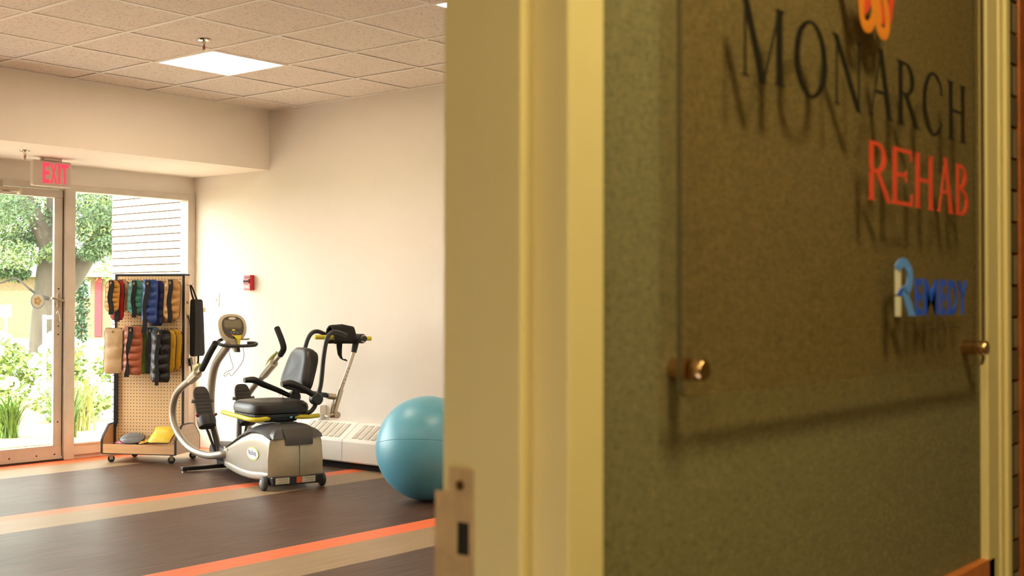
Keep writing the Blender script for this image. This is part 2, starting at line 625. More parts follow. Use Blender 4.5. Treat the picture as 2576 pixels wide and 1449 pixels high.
def fabric_mat():
    m = bpy.data.materials.new('olive_fabric_wallcovering')
    m.use_nodes = True
    nt = m.node_tree
    b = nt.nodes['Principled BSDF']
    b.inputs['Roughness'].default_value = 0.85
    tc = N(nt, 'ShaderNodeTexCoord')
    mixs = []
    for sc in ((130, 1, 700), (700, 1, 130)):
        mp = N(nt, 'ShaderNodeMapping')
        mp.inputs['Scale'].default_value = sc
        nt.links.new(tc.outputs['Object'], mp.inputs[0])
        n = N(nt, 'ShaderNodeTexNoise')
        n.inputs['Scale'].default_value = 1.0
        n.inputs['Detail'].default_value = 4
        nt.links.new(mp.outputs[0], n.inputs['Vector'])
        mixs.append(n)
    ad = N(nt, 'ShaderNodeMath', operation='ADD')
    nt.links.new(mixs[0].outputs['Fac'], ad.inputs[0])
    nt.links.new(mixs[1].outputs['Fac'], ad.inputs[1])
    hf = N(nt, 'ShaderNodeMath', operation='MULTIPLY')
    hf.inputs[1].default_value = 0.5
    nt.links.new(ad.outputs[0], hf.inputs[0])
    rp = N(nt, 'ShaderNodeValToRGB')
    rp.color_ramp.elements[0].position = 0.34
    rp.color_ramp.elements[1].position = 0.66
    rp.color_ramp.elements[0].color = rgb(84, 82, 60)
    rp.color_ramp.elements[1].color = rgb(142, 128, 96)
    nt.links.new(hf.outputs[0], rp.inputs[0])
    nt.links.new(rp.outputs[0], b.inputs['Base Color'])
    bp = N(nt, 'ShaderNodeBump')
    bp.inputs['Strength'].default_value = 0.35
    bp.inputs['Distance'].default_value = 0.002
    nt.links.new(hf.outputs[0], bp.inputs['Height'])
    nt.links.new(bp.outputs[0], b.inputs['Normal'])
    return m


FABRIC = fabric_mat()
X0F, X1F = -0.115, XJ         # clear opening
wf = struct('wall_front', MB().box(X1F + 0.03, 1.98, YH, YF, 0, CEIL + 0.1).box(XL, X0F - 0.03, YH, YF, 0, CEIL + 0.1)
            .box(X0F - 0.03, X1F + 0.03, YH, YF, 2.12, CEIL + 0.1).box(1.98, XW, YH + 0.03, YF, 0, CEIL + 0.1), WALL, 'corridor wall beside the doorway')
MB().box(0.8715, 1.890, YH - 0.002, YH, 0.1, HC).build('fabric_wallcovering', FABRIC, wf)

# hollow metal door frame, strike side profile (x into wall, y depth)
df = root_struct('door_2', 'cream metal door frame seen close up with strike plate')
prof = [(0.8715, YH + 0.002), (0.8715, 0.600), (XJ, 0.600), (XJ, 0.6377), (XJ - 0.0163, 0.6377), (XJ - 0.0163, 0.6906),
        (XJ, 0.6906), (XJ, 0.7411), (0.8715, 0.7411), (0.8715, 0.735), (0.83, 0.735), (0.83, 0.62)]
MB().prism(prof, 0, 2.17, 'z').build('strike_jamb', CREAM, df, bevel=0.0025, seg=3)
prof2 = [(2 * (X0F + X1F) / 2 - x, y) for x, y in prof][::-1]
MB().prism(prof2, 0, 2.17, 'z').build('hinge_jamb', CREAM, df, bevel=0.0025, seg=3)
MB().box(X0F - 0.052, X1F + 0.052, 0.600, 0.741, 2.12, 2.172).build('frame_head', CREAM, df, bevel=0.002)
# strike plate with lip and latch hole in the room-side rabbet
SZ = 0.994
mb = MB()
x = XJ - 0.0015
yA, yB = 0.703, 0.7425
zt, zb = SZ + 0.062, SZ - 0.062
hz, h0, h1 = 0.0145, 0.708, 0.722
mb.box(x, XJ, yA, h0, zb, zt).box(x, XJ, h1, yB - 0.010, zb, zt).box(x, XJ, h0, h1, SZ + hz, zt).box(x, XJ, h0, h1, zb, SZ - hz)
mb.box(x, XJ, yB - 0.010, yB + 0.006, SZ - 0.04, SZ + 0.04)
sp = mb.build('strike_plate', mat('worn_bronze_strike', rgb(216, 182, 144), 0.42, 0.3, var=(30, 0.2)), df, bevel=0.0004)
MB().box(XJ - 0.0006, XJ + 0.02, h0, h1, SZ - hz, SZ + hz).build('latch_hole', DARKGAP, sp)
for z in (SZ + 0.047, SZ - 0.047):
    MB().tube([(x - 0.001, 0.718, z), (XJ, 0.718, z)], 0.0045, 10, 1).build('screw', mat('dark_screw', rgb(110, 84, 60), 0.4, 0.7), sp)

# casing at the far end of the fabric panel
tr = struct('trim_6', MB().box(1.890, 1.942, 0.598, YH + 0.0, 0, HC).box(1.942, 1.960, 0.595, YH, 0, HC).box(1.960, 1.980, 0.590, YH, 0, HC), CREAM,
            'pale stepped casing at the end of the fabric wall', bevel=0.003)

# brick veneer strip and wooden door casing beyond it
bw = struct('wall_brick', MB().box(1.980, 2.6, YH + 0.006, YH + 0.03, 0, HC), mat('pale_mortar', rgb(150, 132, 108), 0.9), 'narrow strip of thin dark bricks at the corridor edge')
BRK = [mat('hall_brick_%s' % n, c, 0.6, var=(20, 0.15)) for n, c in (('umber', rgb(104, 84, 64)), ('grey', rgb(140, 118, 98)))]
ch = 0.0515
bme = {}
for r in range(8, 38):
    off = 0.0 if r % 2 else 0.024
    xs = [1.982, 2.032 + off, 2.080 + off]
    for k in range(2):
        m = BRK[(r + k) % 2]
        key = (r % 2, k, m.name)
        if key not in bme:
            bo = MB().box(xs[k] + 0.002, xs[k + 1] - 0.002, YH - 0.004, YH + 0.006, 0.0025, ch - 0.0025).build('brick', m, bw)
            bme[key] = bo.data
        else:
            bo = bpy.data.objects.new('brick', bme[key])
            COL.objects.link(bo)
            bo.parent = bw
        bo.location = (0, 0, r * ch)
WOODH = mat('red_brown_wood', rgb(168, 84, 40), 0.35, var=(6, 0.18), stretch=(1, 1, 8))
struct('trim_7', MB().box(2.078, 2.16, 0.604, YH + 0.006, 0, HC), WOODH, 'red-brown wooden casing at the right edge', bevel=0.003)

rail = MB().box(0.93, 1.920, 0.598, YH, 0.66, 0.82)
tag(rail.build('wall_rail', mat('orange_stained_wood', rgb(198, 112, 58), 0.4, var=(5, 0.12), stretch=(9, 1, 1)), bevel=0.002),
    'orange-stained wooden bumper rail fixed low on the fabric wall', 'handrail')

# corridor shell (behind and around the camera)
struct('floor_hall', MB().box(-2.6, 4.2, -1.3, YH, -0.05, -0.001), mat('hall_carpet', rgb(96, 78, 58), 0.95, var=(60, 0.2)))
hc_mb = MB().box(-2.6, -0.92, -1.3, YH, HC, HC + 0.05).box(-0.58, 0.78, -1.3, YH, HC, HC + 0.05).box(1.12, 4.2, -1.3, YH, HC, HC + 0.05)
for hx in (-0.75, 0.95):
    hc_mb.box(hx - 0.17, hx + 0.17, -1.3, -0.19, HC, HC + 0.05).box(hx - 0.17, hx + 0.17, 0.15, YH, HC, HC + 0.05)
struct('ceiling_hall', hc_mb, mat('hall_ceiling_paint', rgb(214, 206, 186), 0.8))
HW = mat('hall_wall_paint', rgb(176, 160, 120), 0.8)
struct('wall_hall', MB().box(-2.6, 4.2, -1.4, -1.3, 0, HC), HW)
struct('wall_hall_end', MB().box(-2.7, -2.6, -1.4, YH, 0, HC).box(4.2, 4.3, -1.4, YH, 0, HC), HW)
struct('roof_hall', MB().box(-2.7, 4.3, -1.5, YF, HC + 0.16, HC + 0.2), DARKGAP)
HL = emission_mat('hall_lamp', HALL_COLOR, HALL_STRENGTH)
for hx, lab in ((0.95, 'recessed round corridor downlight above the acrylic sign'), (-0.75, 'unseen corridor downlight added behind the camera to fill the door jamb')):  # second lamp is added out of view, as fill for jamb and sign
    dl = thing('downlight', lab, 'lamp', (hx, -0.02, HC), 0, 'corridor downlights')
    MB().lathe([(0.18, 0.0), (0.21, -0.004), (0.215, 0.002), (0.18, 0.06), (0.178, 0.06)], 24, caps=False).build('trim_ring', WHITE, dl, smooth=True)
    MB().lathe([(0.0005, 0.012), (0.165, 0.012), (0.165, 0.014), (0.0005, 0.014)], 24).build('lens', HL, dl)

# ---- acrylic sign on standoffs
SY = 0.585
KX = SY / 0.575


def sx(x):
    return x * KX


def sz(z):
    return CAM_H + (z - CAM_H) * KX


sign = thing('acrylic_sign', 'clear acrylic sign on steel standoffs with black, red and blue lettering', 'sign', (0, 0, 0))
ax0, ax1, az0, az1 = 0.976, 1.836, 1.116, 1.76
rc = 0.012
out = []
for cx, cz, a0 in ((ax1 - rc, az0 + rc, -90), (ax1 - rc, az1 - rc, 0), (ax0 + rc, az1 - rc, 90), (ax0 + rc, az0 + rc, 180)):
    for k in range(5):
        a = math.radians(a0 + 22.5 * k)
        out.append((cx + rc * math.cos(a), cz + rc * math.sin(a)))
ACR = glass_mat('clear_acrylic', (1.0, 0.91, 0.82), 0.25, 0.05)
ACRE = mat('acrylic_edge', rgb(120, 112, 90), 0.25, transm=0.5)
MB().add([(x, SY, z) for x, z in out], [tuple(range(len(out)))]).build('acrylic_face', ACR, sign)
rings = [[(x, SY, z) for x, z in out], [(x, SY + 0.006, z) for x, z in out]]
MB().loft(rings, False, False).build('acrylic_rim', ACRE, sign, smooth=True)
STC = mat('satin_copper_steel', rgb(206, 168, 132), 0.22, metal=1.0)
for (px, pz) in ((1.0006, 1.141), (1.826 - 0.012, 1.1415), (1.0006, 1.735), (1.814, 1.735)):
    Ms = Matrix.Translation((px, 0, pz)) @ Matrix.Rotation(math.radians(90), 4, 'X')
    so = MB(Ms).lathe([(0.0001, -YH), (0.0105, -YH), (0.0105, -SY - 0.006), (0.0001, -SY - 0.006)], 20).build('standoff', STC, sign, smooth=True)
    MB(Ms).lathe([(0.0001, -SY), (0.0105, -SY), (0.0105, -SY + 0.009), (0.0095, -SY + 0.0105), (0.0001, -SY + 0.0105)], 20).build('cap', STC, so, smooth=True)


def arc(cx, cz, ro, ri, a0, a1, n=20):
    """ring sector between ellipses ro=(rx,rz) and ri"""
    q = []
    for k in range(n):
        t0 = math.radians(a0 + (a1 - a0) * k / n)
        t1 = math.radians(a0 + (a1 - a0) * (k + 1) / n)
        q.append([(cx + ri[0] * math.cos(t0), cz + ri[1] * math.sin(t0)), (cx + ro[0] * math.cos(t0), cz + ro[1] * math.sin(t0)),
                  (cx + ro[0] * math.cos(t1), cz + ro[1] * math.sin(t1)), (cx + ri[0] * math.cos(t1), cz + ri[1] * math.sin(t1))])
    return q


def bar(xa, xb, za, zb):
    return [(xa, za), (xb, za), (xb, zb), (xa, zb)]


def diag(xa, za, xb, zb, w):
    return [(xa - w / 2, za), (xa + w / 2, za), (xb + w / 2, zb), (xb - w / 2, zb)]


def serif(x, z, h, w=0.24):
    d = 0.028 if z < 0.5 else -0.028
    return [(x - w / 2, z), (x + w / 2, z), (x + h / 2, z + d * 1.6), (x - h / 2, z + d * 1.6)]


def glyph(ch, w, T, th):
    p = []
    if ch == 'M':
        xs = 0.13
        p += [bar(xs - th / 2, xs + th / 2, 0, 1), serif(xs, 0, th, 0.26), diag(xs, 1, w * 0.5, -0.03, T), diag(w * 0.5, -0.03, w - 0.16, 1, th),
              bar(w - 0.16 - T / 2, w - 0.16 + T / 2, 0, 1), serif(w - 0.16, 0, T, 0.34), serif(w - 0.13, 1, T, 0.26), serif(xs - 0.03, 1, T, 0.2)]
    elif ch == 'O':
        p += arc(w / 2, 0.5, (w / 2, 0.53), (w / 2 - T, 0.53 - th), 0, 360, 40)
    elif ch == 'N':
        p += [bar(0.12 - th / 2, 0.12 + th / 2, 0, 1), serif(0.12, 0, th), diag(0.08, 1, w - 0.14, -0.03, T), bar(w - 0.14 - th / 2, w - 0.14 + th / 2, -0.02, 1),
              serif(w - 0.14, 1, th), serif(0.06, 1, T, 0.16)]
    elif ch == 'A':
        p += [diag(0.11, 0, w * 0.5, 1.02, th), diag(w - 0.14, 0, w * 0.5 - 0.01, 1.05, T), bar(w * 0.24, w * 0.72, 0.36, 0.36 + th), serif(0.11, 0, th, 0.22), serif(w - 0.13, 0, T, 0.3)]
    elif ch == 'R':
        p += [bar(0.10, 0.10 + T, 0, 1), serif(0.10 + T / 2, 0, T, 0.32), serif(0.08 + T / 2, 1, T, 0.26)]
        p += [bar(0.1, w * 0.42, 1 - th, 1), bar(0.1, w * 0.42, 0.47, 0.47 + th)]
        p += arc(w * 0.42, 0.735, (w * 0.40, 0.265), (w * 0.40 - T, 0.265 - th), -90, 90, 16)
        p += [diag(w * 0.45, 0.48, w - 0.05, -0.01, T * 1.05)]
    elif ch == 'C':
        for k in range(28):
            pass
        p += arc(w * 0.56, 0.5, (w * 0.56, 0.53), (w * 0.56 - T * 0.95, 0.53 - th), 48, 312, 34)
        p += [diag(w * 0.92, 0.90, w * 0.96, 0.68, th * 1.3), diag(w * 0.90, 0.14, w * 0.99, 0.22, th)]
    elif ch == 'H':
        p += [bar(0.09, 0.09 + T, 0, 1), bar(w - 0.09 - T, w - 0.09, 0, 1), bar(0.1, w - 0.1, 0.49, 0.49 + th)]
        for xx in (0.09 + T / 2, w - 0.09 - T / 2):
            p += [serif(xx, 0, T, 0.32), serif(xx, 1, T, 0.32)]
    elif ch == 'E':
        p += [bar(0.09, 0.09 + T, 0, 1), serif(0.09 + T / 2, 0, T, 0.3), serif(0.09 + T / 2, 1, T, 0.3), bar(0.1, w - 0.04, 1 - th, 1), bar(0.1, w, 0, th), bar(0.1, w * 0.72, 0.5, 0.5 + th),
              diag(w - 0.06, 1, w - 0.03, 0.80, th), diag(w - 0.03, 0, w - 0.0, 0.22, th), bar(w * 0.69, w * 0.74, 0.42, 0.62)]
    elif ch == 'B':
        p += [bar(0.09, 0.09 + T, 0, 1), serif(0.09 + T / 2, 0, T, 0.3), serif(0.09 + T / 2, 1, T, 0.3), bar(0.1, w * 0.45, 1 - th, 1), bar(0.1, w * 0.45, 0.51, 0.51 + th), bar(0.1, w * 0.45, 0, th)]
        p += arc(w * 0.45, 0.765, (w * 0.42, 0.235), (w * 0.42 - T, 0.235 - th), -90, 90, 14)
        p += arc(w * 0.45, 0.27, (w * 0.53, 0.27), (w * 0.53 - T, 0.27 - th), -90, 90, 14)
    return p


def letter(ch, x0, x1, z0, z1, m, T, th):
    s = z1 - z0
    mb = MB()
    for k, q in enumerate(glyph(ch, (x1 - x0) / s, T, th)):
        d = 0.00005 * (k % 14)                        # lap the strokes slightly so no two faces coincide
        mb.prism([(x0 + a * s, z0 + b * s) for a, b in q], SY - 0.0012 - d, SY - 0.0003 - d * 0.2, 'y')
    return mb.build('letter', m, sign)


INK = mat('black_lettering', rgb(22, 16, 12), 0.5)
RED = mat('coral_red_lettering', rgb(222, 74, 52), 0.5)
for ch, a, b in (('M', 1.068, 1.165), ('O', 1.1863, 1.2676), ('N', 1.284, 1.366), ('A', 1.382, 1.458), ('R', 1.4685, 1.541), ('C', 1.5574, 1.629), ('H', 1.649, 1.7245)):
    letter(ch, sx(a), sx(b), sz(1.4285), sz(1.508), INK, 0.165, 0.048)
for ch, a, b in (('R', 1.378, 1.447), ('E', 1.451, 1.519), ('H', 1.527, 1.5985), ('A', 1.609, 1.672), ('B', 1.677, 1.732)):
    letter(ch, sx(a), sx(b), sz(1.3275), sz(1.398), RED, 0.175, 0.065)


def ribbon(pts, w, m, name, dy=0.0, closed=False):
    mb = MB()
    mb.tube([(sx(a), SY - 0.001 - dy, sz(b)) for a, b in pts], w / 2, 6, 6, closed, flat=1.0)
    o = mb.build(name, m, sign, smooth=True)
    # flatten the tube onto the sheet
    for v in o.data.vertices:
        v.co.y = SY - 0.0006 - dy + (v.co.y - (SY - 0.001 - dy)) * 0.06
    return o


ORG = mat('orange_lettering', rgb(226, 132, 44), 0.5)
emb = ribbon([(1.405, 1.60), (1.385, 1.565), (1.366, 1.552), (1.352, 1.59), (1.315, 1.66), (1.36, 1.70), (1.40, 1.64)], 0.016, RED, 'emblem_loop', 0.0, True)
ribbon([(1.405, 1.60), (1.425, 1.555), (1.446, 1.553), (1.46, 1.59), (1.50, 1.66), (1.45, 1.70), (1.41, 1.64)], 0.016, RED, 'emblem_loop', 0.0, True)
ribbon([(1.405, 1.585), (1.40, 1.55), (1.386, 1.533), (1.368, 1.534), (1.362, 1.556), (1.376, 1.585), (1.392, 1.578), (1.40, 1.556), (1.413, 1.538)], 0.015, ORG, 'emblem_loop', 0.0006)
ribbon([(1.405, 1.585), (1.416, 1.55), (1.413, 1.538), (1.424, 1.531), (1.439, 1.536), (1.440, 1.556), (1.424, 1.588), (1.41, 1.60)], 0.015, ORG, 'emblem_loop', 0.0006)

# second logo
LBL = mat('light_blue_lettering', rgb(96, 150, 250), 0.5)
BLU = mat('deep_blue_lettering', rgb(26, 84, 236), 0.5)
WHT = mat('white_lettering', rgb(226, 220, 214), 0.5)
mb = MB()
for q in (bar(1.4633, 1.481, 1.216, 1.2475), bar(1.4633, 1.481, 1.189, 1.2135)):
    mb.prism([(sx(a), sz(b)) for a, b in q], SY - 0.0012, SY - 0.0003, 'y')
mb.build('logo_stem', WHT, sign)
mb = MB()
for kq, q in enumerate(arc(1.489, 1.2375, (0.031, 0.0245), (0.0135, 0.013), -75, 150, 22) + [[(1.478, 1.2145), (1.500, 1.2135), (1.512, 1.2225), (1.488, 1.2270)], [(1.487, 1.2160), (1.504, 1.2190), (1.529, 1.1893), (1.506, 1.1893)]]):
    mb.prism([(sx(a), sz(b)) for a, b in q], SY - 0.0014 - 0.00005 * (kq % 11), SY - 0.0003, 'y')
mb.build('logo_bowl', LBL, sign)
for q in ([(1.466, 1.2478), (1.479, 1.2478), (1.479, 1.2545), (1.472, 1.2545)], [(1.466, 1.2147), (1.482, 1.2147), (1.490, 1.2235), (1.478, 1.2235)]):
    MB().prism([(sx(a), sz(b)) for a, b in q], SY - 0.0016, SY - 0.0003, 'y').build('logo_fold', BLU, sign)
for ch, a, b in (('E', 1.5306, 1.5535), ('M', 1.561, 1.6095), ('E', 1.6193, 1.6405), ('D', 1.6497, 1.685), ('Y', 1.6874, 1.7254)):
    text_mb(ch, sx(a), sx(b), sz(1.190), sz(1.237), SY - 0.0003, 0.001, 0.012 if ch == 'M' else 0.02).build('letter', BLU, sign)
GRYT = mat('grey_small_print', rgb(70, 54, 34), 0.6)
mb = MB()
rnd = random.Random(3)
xx = 1.4575
while xx < 1.521:
    w = rnd.uniform(0.002, 0.006)
    z = 1.2745 + rnd.uniform(0, 0.0045)
    mb.prism([(sx(a), sz(b)) for a, b in bar(xx, xx + w, z, z + rnd.uniform(0.0012, 0.0035))], SY - 0.001, SY - 0.0003, 'y')
    xx += w + rnd.uniform(0.001, 0.004)
mb.build('small_print', GRYT, sign)
mb = MB()
xx = 1.536
while xx < 1.705:
    w = rnd.uniform(0.003, 0.010)
    z = 1.169 + rnd.uniform(0, 0.008)
    mb.prism([(sx(a), sz(b)) for a, b in bar(xx, xx + w, z, z + rnd.uniform(0.001, 0.0022))], SY - 0.001, SY - 0.0003, 'y')
    xx += w * 0.7 + rnd.uniform(0.002, 0.006)
mb.build('small_print', GRYT, sign)

# ------------------------------------------------------------------ ceiling lamps, sprinklers, exit sign, wall devices
PANEL = emission_mat('lamp_panel', PANEL_COLOR, PANEL_STRENGTH)
lamp_labels = {(1, 1): 'bright square flat ceiling lamp panel in view near the sprinkler', (1, -3): 'ceiling lamp panel whose corner peeks past the door frame'}
lamp_proto = None
for (ci, ri) in lights_at:
    x, y = GX + (ci + 0.5) * TS, GY + (ri + 0.5) * TS
    t = thing('ceiling_lamp', lamp_labels.get((ci, ri)) or ('square ceiling lamp panel out of sight in the room, %s' % {(-3, -7): 'left, corridor end', (-3, -3): 'left, middle', (-3, 1): 'left, window end', (1, -7): 'right, corridor end'}[(ci, ri)] if (ci, ri) not in lamp_labels else ''), 'lamp', (x, y, CEIL), 0, 'square ceiling lamps')
    if lamp_proto is None:
        h = TS / 2 - 0.012
        fr = MB()
        for a in (-1, 1):
            fr.box(a * h - 0.012, a * h + 0.012, -h - 0.012, h + 0.012, -0.004, 0.03)
            fr.box(-h + 0.012, h - 0.012, a * h - 0.012, a * h + 0.012, -0.004, 0.03)
        fr = fr.build('lamp_frame', BAR, t)
        dfu = MB().box(-h + 0.01, h - 0.01, -h + 0.01, h - 0.01, -0.002, 0.004).build('diffuser', PANEL, t, bevel=0.0)
        lamp_proto = (fr, dfu)
    else:
        for c in lamp_proto:
            dupe(c, t)


def sprinkler(name, loc, label):
    t = thing(name, label, 'sprinkler', loc, 0.4, 'ceiling sprinklers')
    MB().lathe([(0.0005, 0.0), (0.038, 0.0), (0.036, -0.006), (0.016, -0.010), (0.0005, -0.010)], 20).build('escutcheon', CHROME, t, smooth=True)
    b = MB().lathe([(0.0005, -0.008), (0.010, -0.008), (0.011, -0.028), (0.007, -0.032), (0.0005, -0.032)], 12).build('body', CHROME, t, smooth=True)
    for s in (-1, 1):
        MB().tube([(s * 0.009, 0, -0.028), (s * 0.014, 0, -0.042), (s * 0.004, 0, -0.062)], 0.0025, 6, 4).build('frame_arm', CHROME, t, smooth=True)
    MB().lathe([(0.0005, -0.032), (0.004, -0.034), (0.004, -0.056), (0.0005, -0.058)], 8).build('bulb', mat('red_bulb', rgb(190, 60, 40), 0.2), t, smooth=True)
    MB().lathe([(0.0005, -0.062), (0.016, -0.063), (0.015, -0.066), (0.0005, -0.066)], 14).build('deflector', CHROME, t, smooth=True)
    return t


sprinkler('sprinkler', (4.482, 5.976, CEIL), 'small chrome sprinkler hanging from a ceiling tile next to the lamp panel')
sprinkler('sprinkler', (4.555, 8.12, ZS), 'small chrome sprinkler under the soffit left of the exit sign')

# exit sign under the soffit
ex = thing('exit_sign', 'lit exit sign with red letters hanging under the soffit', 'sign', (4.92, 8.40, ZS), 0)
MB().box(-0.075, 0.075, -0.03, 0.03, -0.022, 0.0).build('canopy', mat('exit_canopy', rgb(214, 196, 184), 0.5), ex, bevel=0.004)
EXB = mat('exit_sign_housing', rgb(214, 200, 188), 0.45)
MB().box(-0.157, 0.157, -0.026, 0.026, -0.215, -0.022).build('housing', EXB, ex, bevel=0.014, seg=4)
EXR = mat('exit_red_letters', rgb(226, 40, 60), 0.4, emit=((1.0, 0.05, 0.10, 1), 1.1))
for ch, a, b in (('E', -0.082, -0.026), ('X', -0.020, 0.036), ('I', 0.046, 0.062), ('T', 0.070, 0.128)):
    text_mb(ch, a, b, -0.192, -0.040, -0.026, 0.003, 0.03).build('letter', EXR, ex)

# fire alarm pull station
fa = thing('fire_alarm_pull_station', 'small red fire alarm pull station on the pale wall', 'fire alarm', (XW, 7.955, 1.395))
Mx = Matrix.Rotation(math.radians(-90), 4, 'Z')      # local -y faces -x
RB = mat('alarm_red', rgb(196, 40, 44), 0.35)
MB(Mx).box(-0.042, 0.042, -0.045, 0.0, -0.062, 0.062).build('housing', RB, fa, bevel=0.004)
MB(Mx).box(-0.036, 0.036, -0.056, -0.045, -0.006, 0.030).build('pull_handle', mat('alarm_dark_red', rgb(150, 26, 34), 0.35), fa, bevel=0.003)
MB(Mx).box(-0.028, 0.028, -0.060, -0.056, 0.004, 0.018).build('grip_slot', DARKGAP, fa)
MB(Mx).box(-0.030, 0.030, -0.047, -0.045, 0.036, 0.050).build('label_bar', mat('alarm_label', rgb(96, 22, 28), 0.5), fa)
text_mb('FIRE', -0.032, 0.032, -0.046, -0.022, -0.0452, 0.0012, 0.02, M=Mx).build('letters', WHITE, fa)

sw = thing('light_switch', 'white light switch plate on the bright wall near the window', 'light switch', (XW, 8.405, 1.255))
MB(Mx).box(-0.036, 0.036, -0.006, 0.0, -0.058, 0.058).build('plate', WHITE, sw, bevel=0.003)
MB(Mx).box(-0.005, 0.005, -0.018, -0.006, -0.010, 0.012).build('toggle', WHITE, sw, bevel=0.002)
ot = thing('wall_outlet', 'white power outlet on the wall behind the exercise machine seat', 'outlet', (XW, 7.59, 0.475))
MB(Mx).box(-0.036, 0.036, -0.006, 0.0, -0.058, 0.058).build('plate', WHITE, ot, bevel=0.003)
for z in (-0.022, 0.022):
    MB(Mx).box(-0.016, 0.016, -0.008, -0.006, z - 0.013, z + 0.013).build('socket', mat('socket_grey', rgb(190, 184, 174), 0.5), ot, bevel=0.003)
jb = thing('junction_box', 'white surface-mounted wall box with conduit above the heater', 'junction box', (XW, 7.09, 0.39))
MB(Mx).box(-0.045, 0.045, -0.055, 0.0, -0.05, 0.05).build('box', WHITE, jb, bevel=0.004)
MB(Mx).box(-0.038, 0.038, -0.058, -0.055, -0.043, 0.043).build('cover', WHITE, jb, bevel=0.002)
MB().tube([(-0.03, -0.045, -0.03), (-0.03, -0.09, -0.035), (-0.03, -0.13, -0.05)], 0.008, 8, 4).build('conduit', CHROME, jb, smooth=True)

# baseboard heater along the right wall
HY0, HY1 = 3.9, 7.45
he = thing('convector_heater', 'long white convector heater with slotted sloping top along the wall', 'heater', (0, 0, 0))
xf, xb = 6.25, XW
prof = [(xb, 0.05), (xf + 0.006, 0.05), (xf, 0.06), (xf, 0.200), (xf + 0.004, 0.212), (xb - 0.03, 0.325), (xb, 0.330)]
MB().prism([(a, b) for a, b in prof], HY0, HY1, 'y').build('casing', WHITE, he, bevel=0.002)
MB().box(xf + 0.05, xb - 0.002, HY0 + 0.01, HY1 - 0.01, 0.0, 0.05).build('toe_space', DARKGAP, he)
for y in (6.66, 6.05, 5.44, 4.83, 4.22, 7.27):
    MB().prism([(a, b + (0.0015 if b > 0.06 else 0)) if a > xf + 0.01 else (a - 0.0015, b) for a, b in prof], y - 0.004, y + 0.004, 'y').build('panel_seam', mat('seam_white', rgb(214, 208, 198), 0.5), he)
# slots in the sloping top: groups of columns of fins
sl0, sl1 = (xf + 0.025, 0.228), (xb - 0.045, 0.316)
ang = math.atan2(sl1[1] - sl0[1], sl1[0] - sl0[0])
slen = math.hypot(sl1[0] - sl0[0], sl1[1] - sl0[1])
SLOT = mat('slot_shadow', rgb(176, 164, 146), 0.7)
slot_me = None
for g, yc in enumerate((6.94, 6.36, 5.75, 5.14)):
    for c in range(7):
        y = yc + (c - 3) * 0.066
        if slot_me is None:
            Ml = Matrix.Rotation(-ang, 4, 'Y')
            so = MB(Ml).box(0.0, slen, -0.021, 0.021, -0.002, 0.0018).build('vent_slot', SLOT, he)
            fo = MB(Ml)
            for k in range(16):
                a = (k + 0.5) / 16 * slen
                fo.box(a - 0.0022, a + 0.0022, -0.021, 0.021, 0.0016, 0.004)
            fin = fo.build('vent_fins', WHITE, so)
            slot_me = (so.data, fin.data)
            so.location = (sl0[0], y, sl0[1])
        else:
            so = bpy.data.objects.new('vent_slot', slot_me[0])
            fin = bpy.data.objects.new('vent_fins', slot_me[1])
            for o, p in ((so, he), (fin, so)):
                COL.objects.link(o)
                o.parent = p
            so.location = (sl0[0], y, sl0[1])

# ------------------------------------------------------------------ exercise ball


def ball_mat():
    m = mat('blue_ball_vinyl', rgb(92, 162, 186), 0.36, var=(2.5, 0.06))
    return m


R = 0.3225
ba = thing('exercise_ball', 'large glossy blue exercise ball resting against the door edge view', 'ball', (5.575, 5.165, 0))
ba['label'] = 'large glossy blue exercise ball standing on the dark floor'
rings = []
for a in range(1, 32):
    th = math.pi * a / 32
    rr = R * math.sin(th)
    # fine moulded ridges around the middle
    dev = 1.0 + (0.0025 if a % 4 == 0 and 6 < a < 26 else 0)
    rings.append([(rr * dev * math.cos(2 * math.pi * k / 56), rr * dev * math.sin(2 * math.pi * k / 56), R - R * math.cos(th)) for k in range(56)])
Mb = Matrix.Translation((0, 0, R)) @ Matrix.Rotation(math.radians(14), 4, 'Y') @ Matrix.Rotation(math.radians(-8), 4, 'X') @ Matrix.Translation((0, 0, -R))
MB(Mb).loft(rings).build('ball_skin', ball_mat(), ba, smooth=True)
MB(Mb).tube([(R * 1.001 * math.cos(2 * math.pi * k / 48), R * 1.001 * math.sin(2 * math.pi * k / 48), R) for k in range(48)], 0.0016, 6, 1, True).build('seam', mat('ball_seam', rgb(50, 116, 140), 0.4), ba, smooth=True)
Mp = Mb @ Matrix.Translation((0, 0, R)) @ Matrix.Rotation(math.radians(100), 4, 'X') @ Matrix.Rotation(math.radians(40), 4, 'Y')
MB(Mp).lathe([(0.0005, R - 0.002), (0.012, R - 0.002), (0.011, R + 0.002), (0.0005, R + 0.002)], 12).build('air_plug', mat('ball_plug', rgb(190, 200, 200), 0.5), ba, smooth=True)

# ------------------------------------------------------------------ recumbent stepper
# local frame: x forward, y to its left side (towards the window door in the photo), z up
ma = thing('recumbent_stepper', 'silver and black recumbent cross trainer with swivelled seat and yellow grips', 'exercise machine', (5.37, 6.165, 0), math.atan2(0.96, 0.28))


def mpart(mb, name, m, parent=None, **kw):
    return mb.build(name, m, parent or ma, **kw)


def srect(f, hw, z0, z1, n=5.0, seg=28):
    r = []
    for k in range(seg):
        a = 2 * math.pi * (k + 0.5) / seg
        c, s = math.cos(a), math.sin(a)
        r.append((f, hw * math.copysign(abs(c) ** (2 / n), c), (z0 + z1) / 2 + (z1 - z0) / 2 * math.copysign(abs(s) ** (2 / n), s)))
    return r


